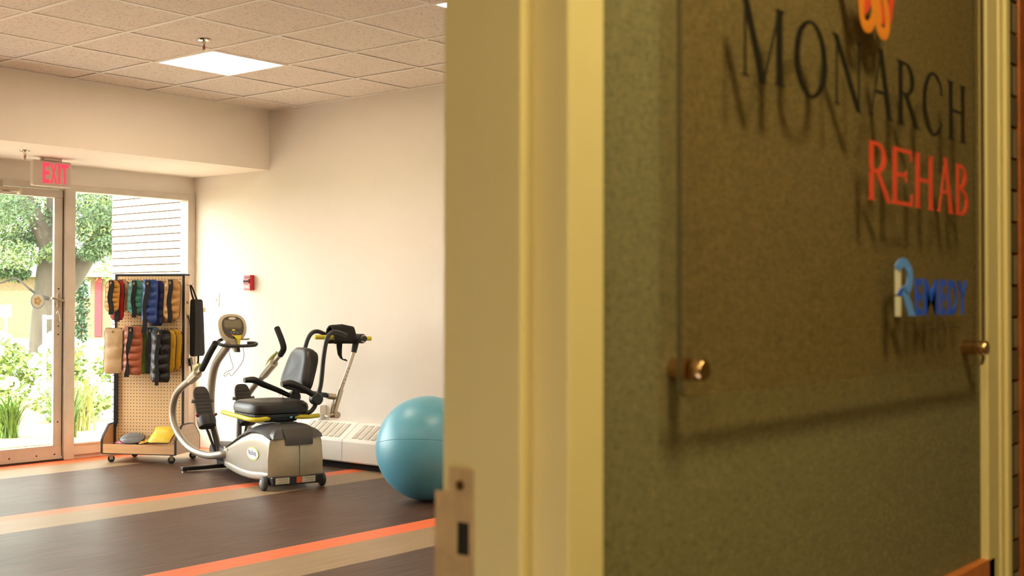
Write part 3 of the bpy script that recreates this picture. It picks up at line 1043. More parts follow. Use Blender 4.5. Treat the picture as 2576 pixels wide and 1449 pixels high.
# f, half width, bottom, split, top
S = [(-0.012, 0.186, 0.102, 0.334, 0.366), (0.06, 0.19, 0.075, 0.352, 0.400), (0.126, 0.19, 0.060, 0.366, 0.411), (0.22, 0.19, 0.050, 0.367, 0.408),
     (0.31, 0.19, 0.045, 0.359, 0.396), (0.45, 0.188, 0.045, 0.322, 0.361), (0.56, 0.184, 0.050, 0.285, 0.320), (0.67, 0.178, 0.058, 0.246, 0.272),
     (0.80, 0.165, 0.072, 0.206, 0.218)]
S2 = S + [(0.90, 0.14, 0.085, 0.186, 0.19), (1.0, 0.10, 0.10, 0.172, 0.178), (1.09, 0.07, 0.115, 0.160, 0.165)]
mpart(MB().loft([srect(f, hw, zb, zs + 0.012, 7) for f, hw, zb, zs, zt in S2]), 'side_shroud', SILVER, smooth=True)
# top cover: crowned
rings = []
for f, hw, zb, zs, zt in S:
    ring = []
    for k in range(15):
        u = -1 + 2 * k / 14
        ring.append((f, u * (hw + 0.003), zs + (zt + 0.012 * (1 - u * u) - zs) * (1 - abs(u) ** 6)))
    ring += [(f, hw * 0.9, zs - 0.004), (f, -hw * 0.9, zs - 0.004)]
    rings.append(ring)
mpart(MB().loft(rings), 'top_cover', CHAR, smooth=True)
mpart(MB().loft([srect(f, hw + 0.005, zb - 0.004, min(0.118, zb + 0.06), 6) for f, hw, zb, zs, zt in S2[:9]]), 'lower_skirt', SILVER, smooth=True)
# rear panel, bowed
rings = []
for z, d in ((0.088, 0.0), (0.10, 0.012), (0.20, 0.018), (0.30, 0.010), (0.345, -0.006)):
    ring = []
    for k in range(17):
        u = -1 + 2 * k / 16
        ring.append((-0.008 - (d + 0.045) * (1 - abs(u) ** 2.4), u * (0.196 - 0.02 * max(0, (z - 0.2) / 0.15) ** 2), z))
    ring += [(0.03, 0.18, z), (0.03, -0.18, z)]
    rings.append(ring)
rp_ = mpart(MB().loft(rings), 'rear_panel', SILVER2, smooth=True)
MB().box(-0.0745, -0.060, -0.0012, 0.0012, 0.10, 0.32).build('centre_seam', mat('seam_dark', rgb(120, 112, 96), 0.5), rp_)
# rear dark cover flap hanging over the panel
rings = []
for z in (0.296, 0.335, 0.37, 0.40):
    ring = []
    for k in range(11):
        u = -1 + 2 * k / 10
        f = -0.068 - 0.004 * (1 - u * u) + max(0, z - 0.335) * 0.45
        ring.append((f, u * (0.096 if z < 0.34 else 0.10), z))
    ring += [(0.05, 0.09, z), (0.05, -0.09, z)]
    rings.append(ring)
mpart(MB().loft(rings), 'rear_cover_flap', mat('dark_flap', rgb(70, 66, 62), 0.5), smooth=True)
mpart(MB().loft([[(-0.052 + f, y * w, zz) for y in (-1, -0.6, 0.0, 0.6, 1)] + [(0.08, w, zz), (0.08, -w, zz)] for zz, w, f in ((0.338, 0.176, 0.004), (0.362, 0.170, 0.014), (0.385, 0.150, 0.035), (0.405, 0.115, 0.065))]), 'rear_shoulder', CHAR, smooth=True)
# rear bumper with labels
mpart(MB().box(-0.055, 0.06, -0.18, 0.185, 0.035, 0.092), 'rear_bumper', BLACKM, bevel=0.006)
for y0, y1, m in ((0.065, 0.162, mat('rating_label', rgb(206, 200, 180), 0.5)), (-0.024, 0.014, mat('orange_label', rgb(222, 100, 50), 0.5)), (-0.12, -0.026, MATS['rating_label'])):
    l = mpart(MB().box(-0.0565, -0.0545, y0, y1, 0.046, 0.086), 'warning_label', m)
    if m.name == 'rating_label':
        mbx = MB()
        for k in range(5):
            mbx.box(-0.0572, -0.0565, y0 + 0.008, y1 - 0.008 - 0.01 * (k % 3), 0.050 + 0.007 * k, 0.0525 + 0.007 * k)
        mbx.build('label_print', mat('print_grey', rgb(140, 132, 112), 0.6), l)
# transport wheels
for y in (0.208, -0.208):
    Mw = Matrix.Translation((0.03, y, 0.046)) @ Matrix.Rotation(math.radians(90), 4, 'X')
    w = mpart(MB(Mw).lathe([(0.0005, -0.017), (0.030, -0.017), (0.040, -0.014), (0.046, -0.008), (0.046, 0.008), (0.040, 0.014), (0.030, 0.017), (0.0005, 0.017)], 28), 'wheel', RUBBER, smooth=True)
    MB(Mw).lathe([(0.0005, -0.021), (0.020, -0.021), (0.026, -0.018), (0.026, 0.018), (0.020, 0.021), (0.0005, 0.021)], 20).build('hub', mat('grey_hub', rgb(110, 110, 112), 0.5), w, smooth=True)
    MB(Mw).lathe([(0.0005, -0.024), (0.006, -0.024), (0.006, 0.024), (0.0005, 0.024)], 10).build('axle_cap', CHROME, w, smooth=True)
# brand badge on the left side
Mside = Matrix.Rotation(math.radians(180), 4, 'Z')     # local -y becomes +y


def side_text(s, f0, f1, z0, z1, y, m, name, parent=None, bold=0.0, shear=0.0):
    # reader stands on the +y side, so forward (+x) runs to the reader's left
    return text_mb(s, -f1, -f0, z0, z1, -y, 0.001, bold, M=Mside, shear=shear).build(name, m, parent or ma)


bd = mpart(MB().prism([(0.248 + 0.098 * math.cos(k * math.pi / 18), 0.219 + 0.044 * math.sin(k * math.pi / 18)) for k in range(36)], 0.186, 0.1935, 'y'), 'badge', mat('badge_green', rgb(178, 196, 92), 0.4))
MB().prism([(0.252 + 0.088 * math.cos(k * math.pi / 18), 0.220 + 0.037 * math.sin(k * math.pi / 18)) for k in range(36)], 0.190, 0.1945, 'y').build('badge_field', mat('badge_white', rgb(238, 236, 230), 0.4), bd)
side_text('NuStep', 0.185, 0.318, 0.198, 0.243, 0.1945, mat('badge_blue', rgb(66, 92, 140), 0.4), 'badge_letters', bd, 0.005)
side_text('T4r', 0.735, 0.80, 0.180, 0.214, 0.1765, WHITE, 'model_letters', None, 0.01, 0.2)
# front stabiliser foot
mpart(MB().box(1.165, 1.215, -0.34, 0.34, 0.012, 0.040), 'front_foot', BLACKM, bevel=0.005)
for y in (0.32, -0.32):
    mpart(MB().lathe([(0.0005, 0.0), (0.018, 0.0), (0.018, 0.008), (0.008, 0.013), (0.0005, 0.013)], 14, M=Matrix.Translation((1.19, y, 0))), 'levelling_foot', CHROME, smooth=True)
mpart(MB().box(0.7, 1.30, -0.035, 0.035, 0.030, 0.085), 'base_beam', BLACKM, bevel=0.006)
mpart(MB().loft([srect(f, hw, z0, z1, 4) for f, hw, z0, z1 in ((1.02, 0.09, 0.09, 0.165), (1.10, 0.09, 0.07, 0.19), (1.22, 0.08, 0.06, 0.20), (1.36, 0.06, 0.06, 0.19), (1.43, 0.04, 0.08, 0.16))]), 'front_housing', CHAR, smooth=True)
# column
mpart(MB().tube([(1.33, 0, 0.07), (1.402, 0, 0.189), (1.488, 0, 0.316), (1.515, 0, 0.439), (1.505, 0, 0.565), (1.465, 0, 0.692), (1.383, 0, 0.788), (1.207, 0, 0.891), (1.17, 0, 0.915)], 0.030, 14, 6), 'column', SILVER, smooth=True)
# swing arms
for side, pts, grip, lab in (('L', [(0.80, 0.15, 0.157), (0.833, 0.18, 0.154), (0.952, 0.22, 0.137), (1.089, 0.26, 0.149), (1.231, 0.28, 0.181), (1.376, 0.29, 0.244), (1.473, 0.30, 0.333), (1.498, 0.30, 0.423), (1.446, 0.30, 0.528), (1.311, 0.30, 0.607), (1.08, 0.30, 0.686)],
                              [(1.02, 0.30, 0.71), (0.905, 0.30, 0.755), (0.844, 0.30, 0.801), (0.754, 0.30, 0.872), (0.647, 0.30, 0.946)], None),
                             ('R', [(0.83, -0.18, 0.154), (1.089, -0.25, 0.149), (1.376, -0.27, 0.215), (1.50, -0.28, 0.36), (1.52, -0.28, 0.45), (1.487, -0.28, 0.502), (1.355, -0.28, 0.589), (1.12, -0.28, 0.710)],
                              [(1.05, -0.28, 0.747), (0.866, -0.28, 0.846), (0.811, -0.28, 0.893), (0.843, -0.28, 0.952), (0.929, -0.28, 1.041)], None)):
    arm = mpart(MB().tube(pts, 0.026, 14, 6), 'swing_arm', SILVER, smooth=True)
    a, b = Vector(pts[-1]), Vector(grip[0])
    d = (Vector(grip[1]) - a)
    c0 = a - d.normalized() * 0.05
    c1 = a + d * 0.55
    MB().tube([tuple(c0), tuple(c1)], 0.033, 8, 1).build('clamp_sleeve', mat('beige_clamp', rgb(190, 182, 158), 0.45), arm, smooth=True)
    up = Vector((0, 0, 1))
    MB().tube([tuple(a + up * 0.03), tuple(a + d * 0.35 + up * 0.055), tuple(a + d * 0.75 + up * 0.05)], [0.016, 0.018, 0.010], 8, 3).build('release_lever', mat('olive_lever', rgb(160, 158, 84), 0.5), arm, smooth=True)
    MB().tube([tuple(a), grip[0], grip[1]], 0.015, 10, 4).build('inner_tube', SILVER, arm, smooth=True)
    MB().tube(grip[1:], [0.022] * (len(grip) - 1), 12, 6).build('grip', BLACKF, arm, smooth=True)
# pedals
for y, (tf, tz), (bf, bz) in ((0.165, (1.305, 0.605), (1.165, 0.335)), (-0.145, (1.28, 0.615), (1.15, 0.345))):
    up = (Vector((tf, 0, tz)) - Vector((bf, 0, bz)))
    Lp = up.length
    up.normalize()
    nrm = Vector((-up.z, 0, up.x))                    # towards the user
    Mq = Matrix(((0, up.x, nrm.x, bf), (-1, 0, 0, y), (0, up.z, nrm.z, bz), (0, 0, 0, 1)))
    ol = []
    for k in range(24):
        a = 2 * math.pi * k / 24
        c, s = math.cos(a), math.sin(a)
        ol.append((0.062 * math.copysign(abs(c) ** 0.55, c) * (1.0 - 0.06 * s), Lp / 2 + Lp / 2 * math.copysign(abs(s) ** 0.45, s)))
    pd = mpart(MB(Mq).prism(ol, -0.012, 0.012, 'z'), 'pedal', mat('pedal_rubber', rgb(58, 56, 54), 0.6), bevel=0.005)
    mbx = MB(Mq)
    for k in range(7):
        v = 0.07 + k * 0.028
        mbx.box(-0.05, 0.05, v, v + 0.012, 0.012, 0.0155)
    mbx.build('tread_ribs', RUBBER, pd)
    hc = MB(Mq)
    rr = []
    for v, r0 in ((-0.03, 0.7), (-0.02, 0.95), (0.02, 1.05), (0.055, 1.0)):
        rr.append([(r0 * 0.066 * math.cos(t), v, 0.012 + r0 * 0.07 * math.sin(t)) for t in [math.pi * q / 12 for q in range(13)]] + [(-0.06 * r0, v, -0.012), (0.06 * r0, v, -0.012)])
    hc.loft(rr).build('heel_cup', BLACKM, pd, smooth=True)
    for s in (-1, 1):
        kb = MB(Mq).tube([(s * 0.055, 0.055, 0.03), (s * 0.078, 0.07, 0.035)], 0.010, 8, 1).build('strap_knob', mat('dark_red_knob', rgb(110, 26, 34), 0.5), pd, smooth=True)
    MB(Mq).tube([(0.064, Lp * 0.62, 0), (0.085, Lp * 0.63, 0.0)], 0.013, 8, 1).tube([(-0.064, Lp * 0.62, 0), (-0.082, Lp * 0.63, 0.0)], 0.013, 8, 1).build('side_peg', mat('steel_grey', rgb(120, 116, 110), 0.4, 0.6), pd, smooth=True)
    mpart(MB().tube([(bf + 0.03, y - 0.01, bz - 0.02), (bf - 0.02, y * 0.6, 0.13)], 0.010, 8, 1), 'pedal_rod', BLACKM, smooth=True)
    mpart(MB().tube([(bf + 0.06, y * 0.75, bz + 0.06), (bf + 0.0, y * 0.55, 0.22), (bf - 0.03, y * 0.5, 0.13)], 0.020, 8, 3), 'pedal_lever', mat('lever_grey', rgb(70, 66, 62), 0.45, 0.4), smooth=True)

# console
ct = math.radians(18)
cb = Vector((1.10, -0.003, 1.04))
rt, upv = Vector((0, -1, 0)), Vector((math.sin(ct), 0, math.cos(ct)))
nv = rt.cross(upv)
Mc = Matrix(((rt.x, upv.x, nv.x, cb.x), (rt.y, upv.y, nv.y, cb.y), (rt.z, upv.z, nv.z, cb.z), (0, 0, 0, 1)))


def egg(sx_, sy_, n=36, dy=0.0):
    o = []
    for k in range(n):
        a = 2 * math.pi * k / n
        c, s = math.cos(a), math.sin(a)
        y = math.copysign(abs(s) ** 0.72, s)
        w = (1.0 - 0.20 * max(0, -y) ** 1.5 + 0.02 * y)
        o.append((sx_ * w * math.copysign(abs(c) ** 0.8, c), sy_ * y + dy))
    return o


con = mpart(MB(Mc).loft([[(a, b, -0.075) for a, b in egg(0.065, 0.075)], [(a, b, -0.06) for a, b in egg(0.082, 0.094)], [(a, b, 0.0) for a, b in egg(0.107, 0.106)], [(a, b, 0.010) for a, b in egg(0.108, 0.107)], [(a, b, 0.016) for a, b in egg(0.101, 0.100)]]), 'console', mat('console_beige', rgb(186, 174, 148), 0.45), smooth=True)
MB(Mc).prism(egg(0.084, 0.086), 0.0155, 0.0175, 'z').build('console_face', mat('console_dark', rgb(74, 68, 58), 0.4), con)
MB(Mc).box(-0.066, 0.066, 0.002, 0.054, 0.0175, 0.0185).build('screen', mat('lcd_screen', rgb(126, 120, 102), 0.25), con)
MB(Mc).prism([(0.028 * math.cos(k * math.pi / 12), 0.070 + 0.009 * math.sin(k * math.pi / 12)) for k in range(24)], 0.0175, 0.019, 'z').build('console_badge', MATS['badge_white'], con)
Mtx = Mc @ Matrix.Rotation(math.radians(-90), 4, 'X')
text_mb('NuStep', -0.019, 0.019, 0.0655, 0.0755, -0.019, 0.0004, 0.0, M=Mc @ Matrix.Rotation(math.radians(-90), 4, 'X')).build('console_letters', MATS['badge_blue'], con)
mbx = MB(Mc)
for k, (a, b) in enumerate([(-0.06, -0.02), (0.02, 0.06)]):
    mbx.box(a, b, 0.057, 0.0585, 0.0175, 0.0185)
for k in range(9):
    mbx.box(-0.052 + k * 0.0125, -0.044 + k * 0.0125, -0.005, -0.002, 0.0175, 0.0185)
mbx.build('screen_print', mat('print_pale', rgb(176, 170, 150), 0.5), con)
for bx, by, bw_, bh_, m in ((0.0, -0.020, 0.013, 0.007, YELLOW), (-0.048, -0.022, 0.010, 0.011, CHAR), (0.046, -0.020, 0.010, 0.010, CHAR), (-0.020, -0.040, 0.008, 0.006, mat('button_blue', rgb(96, 116, 140), 0.5)),
                            (0.003, -0.040, 0.011, 0.006, MATS['button_blue']), (0.026, -0.040, 0.008, 0.006, MATS['button_blue']), (-0.010, -0.060, 0.008, 0.008, mat('button_orange', rgb(220, 104, 50), 0.5)), (0.018, -0.058, 0.007, 0.006, CHAR)):
    MB(Mc).prism([(bx + bw_ * math.cos(k * math.pi / 8), by + bh_ * math.sin(k * math.pi / 8)) for k in range(16)], 0.0172, 0.0205, 'z').build('button', m, con)
# yellow clip tray under the console face
MB(Mc).loft([[(-0.012, -0.064, 0.022), (0.058, -0.062, 0.022), (0.058, -0.062, 0.030), (-0.012, -0.064, 0.030)], [(0.012, -0.094, 0.028), (0.040, -0.093, 0.028), (0.040, -0.093, 0.036), (0.012, -0.094, 0.036)],
              [(0.016, -0.135, 0.020), (0.034, -0.134, 0.020), (0.034, -0.134, 0.028), (0.016, -0.135, 0.028)]]).build('yellow_clip', YELLOW, con)
MB(Mc).loft([[(-0.055, -0.095, -0.05), (0.05, -0.095, -0.05), (0.05, -0.095, 0.01), (-0.055, -0.095, 0.01)], [(-0.01, -0.150, -0.03), (0.04, -0.150, -0.03), (0.04, -0.150, 0.012), (-0.01, -0.150, 0.012)],
              [(0.0, -0.180, -0.02), (0.032, -0.180, -0.02), (0.032, -0.180, 0.008), (0.0, -0.180, 0.008)]]).build('console_neck', SILVER, con, bevel=0.006)
MB(Mc).box(0.013, 0.035, -0.186, -0.140, 0.006, 0.014).build('neck_pad', BLACKM, con)
MB(Mc).box(0.06, 0.115, -0.094, -0.086, 0.0, 0.03).build('side_shelf', MATS['console_beige'], con, bevel=0.003)
mpart(MB().tube([(1.16, 0.05, 0.958), (1.12, 0.095, 0.945), (1.075, 0.108, 0.928), (1.035, 0.08, 0.916), (1.02, 0.0, 0.911), (1.025, -0.13, 0.913), (1.05, -0.172, 0.922), (1.085, -0.17, 0.929), (1.10, -0.12, 0.93)], 0.0125, 10, 6), 'console_rail', RUBBER, smooth=True)
mpart(MB().tube([(1.08, 0.04, 0.915), (1.08, 0.02, 0.83), (1.08, -0.003, 0.749), (1.08, 0.055, 0.718), (1.08, 0.066, 0.70), (1.08, 0.055, 0.691), (1.08, 0.03, 0.715), (1.08, 0.007, 0.694), (1.08, -0.066, 0.778), (1.08, -0.087, 0.838), (1.08, -0.076, 0.912)], 0.0022, 6, 5), 'cable', CHAR, smooth=True)

# seat, facing +y (swivelled), carriage below
mpart(MB().box(0.10, 0.60, -0.06, 0.06, 0.395, 0.43), 'seat_rail', BLACKM, bevel=0.004)
mpart(MB().box(0.20, 0.54, -0.11, 0.13, 0.425, 0.475), 'seat_carriage', BLACKM, bevel=0.012)
mpart(MB().lathe([(0.0005, 0.0), (0.012, 0.0), (0.012, 0.015), (0.0005, 0.015)], 12, M=Matrix.Translation((0.175, -0.045, 0.462)) @ Matrix.Rotation(math.radians(-90), 4, 'Y')), 'carriage_bolt', CHROME, smooth=True)


def cushion(M, w, d, h, sag, taper=0.0, nx=18, ny=18, n=4.0):
    """pillow in local x (width), y (depth), z up"""
    mb = MB(M)
    rings = []
    for z, s in ((0.0, 0.90), (0.012, 0.985), (h * 0.45, 1.0), (h * 0.75, 0.97), (h * 0.94, 0.86), (h, 0.68), (h - sag * 0.5, 0.4), (h - sag, 0.02)):
        ring = []
        for k in range(40):
            a = 2 * math.pi * k / 40
            c, sn = math.cos(a), math.sin(a)
            x = w * s * math.copysign(abs(c) ** (2 / n), c)
            y = d * s * math.copysign(abs(sn) ** (2 / n), sn)
            x *= 1 - taper * (y / d)
            ring.append((x, y, z))
        rings.append(ring)
    mb.loft(rings)
    return mb


mpart(cushion(Matrix.Translation((0.38, 0.01, 0.476)), 0.245, 0.215, 0.088, 0.018, 0.04), 'seat_cushion', BLACK, smooth=True)
mpart(MB().prism([(0.38 + 0.235 * math.copysign(abs(math.cos(k * math.pi / 16)) ** 0.5, math.cos(k * math.pi / 16)), 0.01 + 0.205 * math.copysign(abs(math.sin(k * math.pi / 16)) ** 0.5, math.sin(k * math.pi / 16))) for k in range(32)], 0.462, 0.480, 'z'), 'seat_pan', BLACKM)
# backrest: plane faces +y, leaning back (-y) with height
bt = math.radians(17)
Bx, By, Bz = Vector((-1, 0, 0)), Vector((0, -math.sin(bt), math.cos(bt))), None
Bn = Vector((0, math.cos(bt), math.sin(bt)))
bc = Vector((0.425, -0.262, 0.752))
Mbk = Matrix(((Bx.x, By.x, Bn.x, bc.x), (Bx.y, By.y, Bn.y, bc.y), (Bx.z, By.z, Bn.z, bc.z), (0, 0, 0, 1)))
mpart(cushion(Mbk, 0.180, 0.155, 0.085, 0.012, 0.20), 'backrest', BLACK, smooth=True)
mpart(MB(Mbk).prism([(0.165 * math.copysign(abs(math.cos(k * math.pi / 16)) ** 0.5, math.cos(k * math.pi / 16)) * (1 - 0.2 * math.sin(k * math.pi / 16)), 0.145 * math.copysign(abs(math.sin(k * math.pi / 16)) ** 0.5, math.sin(k * math.pi / 16))) for k in range(32)], -0.012, 0.004, 'z'), 'backrest_shell', BLACKM)
# back frame tubes with rearward handles
mpart(MB().tube([(0.20, -0.12, 0.478), (0.15, -0.166, 0.482), (0.15, -0.207, 0.513), (0.15, -0.225, 0.565), (0.15, -0.257, 0.669), (0.15, -0.275, 0.837), (0.15, -0.295, 0.955), (0.15, -0.320, 1.008), (0.15, -0.365, 1.026), (0.17, -0.46, 1.0)], 0.0155, 10, 6), 'back_tube', BLACKM, smooth=True)
mpart(MB().tube([(0.52, -0.12, 0.478), (0.55, -0.19, 0.49), (0.55, -0.23, 0.56), (0.53, -0.275, 0.75), (0.50, -0.301, 0.896), (0.50, -0.325, 0.969), (0.50, -0.357, 1.012), (0.50, -0.405, 1.022), (0.50, -0.475, 0.996), (0.46, -0.50, 0.985)], 0.0155, 10, 6), 'back_tube', BLACKM, smooth=True)
mpart(MB().tube([(0.13, -0.285, 0.60), (0.57, -0.285, 0.60)], 0.014, 8, 1), 'back_crossbar', BLACKM, smooth=True)
# armrests
for f, pts, piv in ((0.12, [(0.12, -0.243, 0.574), (0.12, -0.192, 0.600), (0.12, -0.121, 0.643), (0.12, -0.021, 0.686), (0.12, 0.045, 0.682)], (0.12, -0.208, 0.575)),
                    (0.55, [(0.55, -0.218, 0.567), (0.55, -0.114, 0.615), (0.55, -0.011, 0.657), (0.55, 0.06, 0.690), (0.55, 0.130, 0.690)], (0.55, -0.244, 0.561))):
    ar = mpart(MB().tube(pts, [0.020, 0.024, 0.027, 0.030, 0.022], 12, 5, flat=0.8), 'armrest', BLACK, smooth=True)
    Mp_ = Matrix.Translation(piv) @ Matrix.Rotation(math.radians(90), 4, 'Y')
    MB(Mp_).lathe([(0.0005, -0.034), (0.032, -0.034), (0.042, -0.024), (0.042, 0.024), (0.032, 0.034), (0.0005, 0.034)], 18).build('pivot_hub', BLACKM, ar, smooth=True)
# yellow seat levers
mpart(MB().tube([(0.738, 0.212, 0.462), (0.56, 0.225, 0.46), (0.427, 0.23, 0.458), (0.22, 0.245, 0.455), (0.145, 0.228, 0.453), (0.128, 0.19, 0.453), (0.17, 0.113, 0.455)], 0.0155, 10, 6), 'yellow_lever', YELLOW, smooth=True)
mpart(MB().tube([(0.166, -0.073, 0.457), (0.148, -0.156, 0.455), (0.175, -0.23, 0.455), (0.202, -0.263, 0.455)], 0.0155, 10, 5), 'yellow_lever', YELLOW, smooth=True)
# leg stabiliser stored on the back
sb_ = mpart(MB().tube([(0.36, -0.311, 0.987), (0.34, -0.743, 0.971)], 0.016, 12, 1), 'stabiliser_bar', YELLOW, smooth=True)
MB().tube([(0.36, -0.50, 0.982), (0.345, -0.63, 0.977)], 0.021, 12, 1).build('bar_sleeve', RUBBER, sb_, smooth=True)
kn = mpart(MB().tube([(0.36, -0.622, 0.974), (0.24, -0.622, 0.974)], 0.034, 14, 1), 'clamp_knob', RUBBER, smooth=True)
MB().tube([(0.245, -0.622, 0.974), (0.222, -0.622, 0.974)], 0.026, 14, 1).build('knob_collar', CHROME, kn, smooth=True)
MB().tube([(0.225, -0.622, 0.974), (0.205, -0.622, 0.974)], 0.020, 12, 1).build('knob_tip', BLACKM, kn, smooth=True)
po = mpart(MB().tube([(0.33, -0.604, 0.885), (0.33, -0.494, 0.593)], 0.0135, 12, 1), 'stabiliser_pole', STEEL, smooth=True)
MB().tube([(0.33, -0.620, 0.955), (0.33, -0.600, 0.875)], [0.024, 0.020], 12, 1).build('ribbed_boot', RUBBER, po, smooth=True)
MB().tube([(0.33, -0.502, 0.615), (0.33, -0.450, 0.455)], 0.019, 12, 1).build('outer_sleeve', STEEL, po, smooth=True)
for k in range(5):
    t = 0.42 + 0.09 * k
    p = Vector((0.33, -0.604, 0.885)).lerp(Vector((0.33, -0.494, 0.593)), t)
    MB().tube([tuple(p + Vector((-0.0145, 0, 0))), tuple(p + Vector((-0.0125, 0, 0)))], 0.0035, 8, 1).build('pin_hole', DARKGAP, po)
br = mpart(MB().tube([(0.33, -0.28, 0.588), (0.33, -0.40, 0.575)], 0.014, 10, 1), 'stabiliser_stub', BLACKM, smooth=True)
MB().tube([(0.33, -0.395, 0.575), (0.33, -0.455, 0.565)], 0.022, 12, 1).build('stub_sleeve', STEEL, br, smooth=True)
MB().tube([(0.33, -0.445, 0.575), (0.33, -0.43, 0.44)], 0.011, 8, 1).build('link_rod', STEEL, br, smooth=True)
MB().tube([(0.33, -0.405, 0.437), (0.33, -0.475, 0.440)], 0.020, 12, 1).tube([(0.30, -0.46, 0.44), (0.36, -0.46, 0.44)], 0.024, 12, 1).build('foot_pivot', STEEL, br, smooth=True)
# black cuff draped over the bar, with hanging strap
rings = []
for k in range(13):
    a = math.pi * (-0.25 + 1.5 * k / 12)
    rr = 0.062 + 0.018 * math.sin(a * 2)
    rings.append([(0.355 + rr * math.cos(a), y, 0.985 + (0.085 if math.sin(a) > 0 else 0.06) * math.sin(a) - 0.20 * (abs(y + 0.52)) * (1 if math.sin(a) > 0 else 0.2) * (1 if y < -0.52 else 0.3)) for y in (-0.43, -0.47, -0.52, -0.57, -0.605)])
cu = mpart(MB().loft(rings, False, False, closed=False), 'padded_cuff', BLACKF, smooth=True)
sm = cu.modifiers.new('thick', 'SOLIDIFY'); sm.thickness = 0.012; sm.offset = 0
st_ = MB()
path = [(-0.490, 0.955), (-0.492, 0.90), (-0.497, 0.855), (-0.515, 0.822), (-0.555, 0.812)]
rings = [[(0.33, a - 0.022 + 0.006 * i, b), (0.33, a + 0.022 - 0.002 * i, b + 0.004 * i), (0.342, a + 0.022 - 0.002 * i, b + 0.004 * i), (0.342, a - 0.022 + 0.006 * i, b)] for i, (a, b) in enumerate(path)]
st_.loft(rings).build('cuff_strap', BLACKF, cu, smooth=True)

# ------------------------------------------------------------------ weight rack
# local frame: x to the right of its face, -y out of its face, z up
RO, RZ = (5.658, 8.158, 0.0), math.radians(-61.6)
ra = thing('weight_rack', 'rolling maple pegboard rack with black edging and tray base', 'rack', RO, RZ)


def pegboard():
    m = bpy.data.materials.new('perforated_pegboard')
    m.use_nodes = True
    nt = m.node_tree
    b = nt.nodes['Principled BSDF']
    b.inputs['Roughness'].default_value = 0.55
    tc = N(nt, 'ShaderNodeTexCoord')
    sp_ = N(nt, 'ShaderNodeSeparateXYZ')
    nt.links.new(tc.outputs['Object'], sp_.inputs[0])
    sq = []
    for ax in ('X', 'Z'):
        a = N(nt, 'ShaderNodeMath', operation='MULTIPLY'); a.inputs[1].default_value = 1 / 0.0254
        nt.links.new(sp_.outputs[ax], a.inputs[0])
        f = N(nt, 'ShaderNodeMath', operation='FRACT'); nt.links.new(a.outputs[0], f.inputs[0])
        s = N(nt, 'ShaderNodeMath', operation='SUBTRACT'); s.inputs[1].default_value = 0.5
        nt.links.new(f.outputs[0], s.inputs[0])
        p = N(nt, 'ShaderNodeMath', operation='POWER'); p.inputs[1].default_value = 2
        nt.links.new(s.outputs[0], p.inputs[0])
        sq.append(p)
    ad = N(nt, 'ShaderNodeMath', operation='ADD')
    nt.links.new(sq[0].outputs[0], ad.inputs[0]); nt.links.new(sq[1].outputs[0], ad.inputs[1])
    lt = N(nt, 'ShaderNodeMath', operation='LESS_THAN'); lt.inputs[1].default_value = 0.026
    nt.links.new(ad.outputs[0], lt.inputs[0])
    mx = N(nt, 'ShaderNodeMix', data_type='RGBA')
    mx.inputs['A'].default_value = rgb(232, 198, 150)
    mx.inputs['B'].default_value = rgb(96, 66, 40)
    nt.links.new(lt.outputs[0], mx.inputs['Factor'])
    nt.links.new(mx.outputs['Result'], b.inputs['Base Color'])
    return m


PEG = pegboard()
xl, xr = -0.300, 0.278
MB().box(xl + 0.012, xr - 0.014, -0.046, -0.040, 0.10, 1.435).build('pegboard', PEG, ra)
MB().box(xl + 0.012, xr - 0.014, 0.032, 0.038, 0.10, 1.435).build('pegboard', PEG, ra)
for x0, x1 in ((xl, xl + 0.012), (xr - 0.012, xr)):
    sp_ = MB().box(x0, x1, -0.046, 0.038, 0.085, 1.437).build('side_panel', PALEWOOD, ra)
for x0, x1 in ((xl - 0.002, xl + 0.014), (xr - 0.016, xr + 0.002)):
    MB().box(x0, x1, -0.052, -0.044, 0.10, 1.445).build('edge_band', EDGE, ra)
MB().box(xl - 0.002, xr + 0.002, -0.052, 0.040, 1.437, 1.452).build('top_cap', EDGE, ra, bevel=0.002)
MB().box(xl - 0.012, xr + 0.012, -0.195, 0.195, 0.070, 0.084).build('base_board', MAPLE, ra)
for s in (-1, 1):
    y0, y1 = sorted((s * 0.195, s * 0.207))
    MB().box(xl - 0.012, xr + 0.006, y0, y1, 0.072, 0.142).build('tray_front', MAPLE, ra)
    MB().box(xl - 0.014, xr + 0.008, min(s * 0.209, s * 0.19), max(s * 0.209, s * 0.19), 0.066, 0.073).build('edge_band', EDGE, ra)
side_pts = [(-0.205, 0.070), (-0.205, 0.178), (-0.185, 0.205), (-0.10, 0.285), (-0.05, 0.290), (0.05, 0.290), (0.10, 0.285), (0.185, 0.205), (0.205, 0.178), (0.205, 0.070)]
for x0, x1 in ((xl - 0.026, xl - 0.012), (xr + 0.002, xr + 0.016)):
    sd = MB().prism(side_pts, x0, x1, 'x').build('tray_side', MAPLE if x0 < 0 else PALEWOOD, ra)
    inner = [((a * 1.0), b) for a, b in side_pts]
    eb = MB()
    for (a, b), (c, d) in zip(side_pts[:-1], side_pts[1:]):
        v = Vector((0, c - a, d - b)).normalized()
        n = Vector((0, -v.z, v.y))
        eb.add([(x, a + n.y * o, b + n.z * o) for x in (x0 - 0.001, x1 + 0.001) for o in (-0.003, 0.004)] + [(x, c + n.y * o, d + n.z * o) for x in (x0 - 0.001, x1 + 0.001) for o in (-0.003, 0.004)],
               [(0, 2, 3, 1), (4, 5, 7, 6), (0, 1, 5, 4), (2, 6, 7, 3), (0, 4, 6, 2), (1, 3, 7, 5)])
    eb.build('edge_band', EDGE, sd)
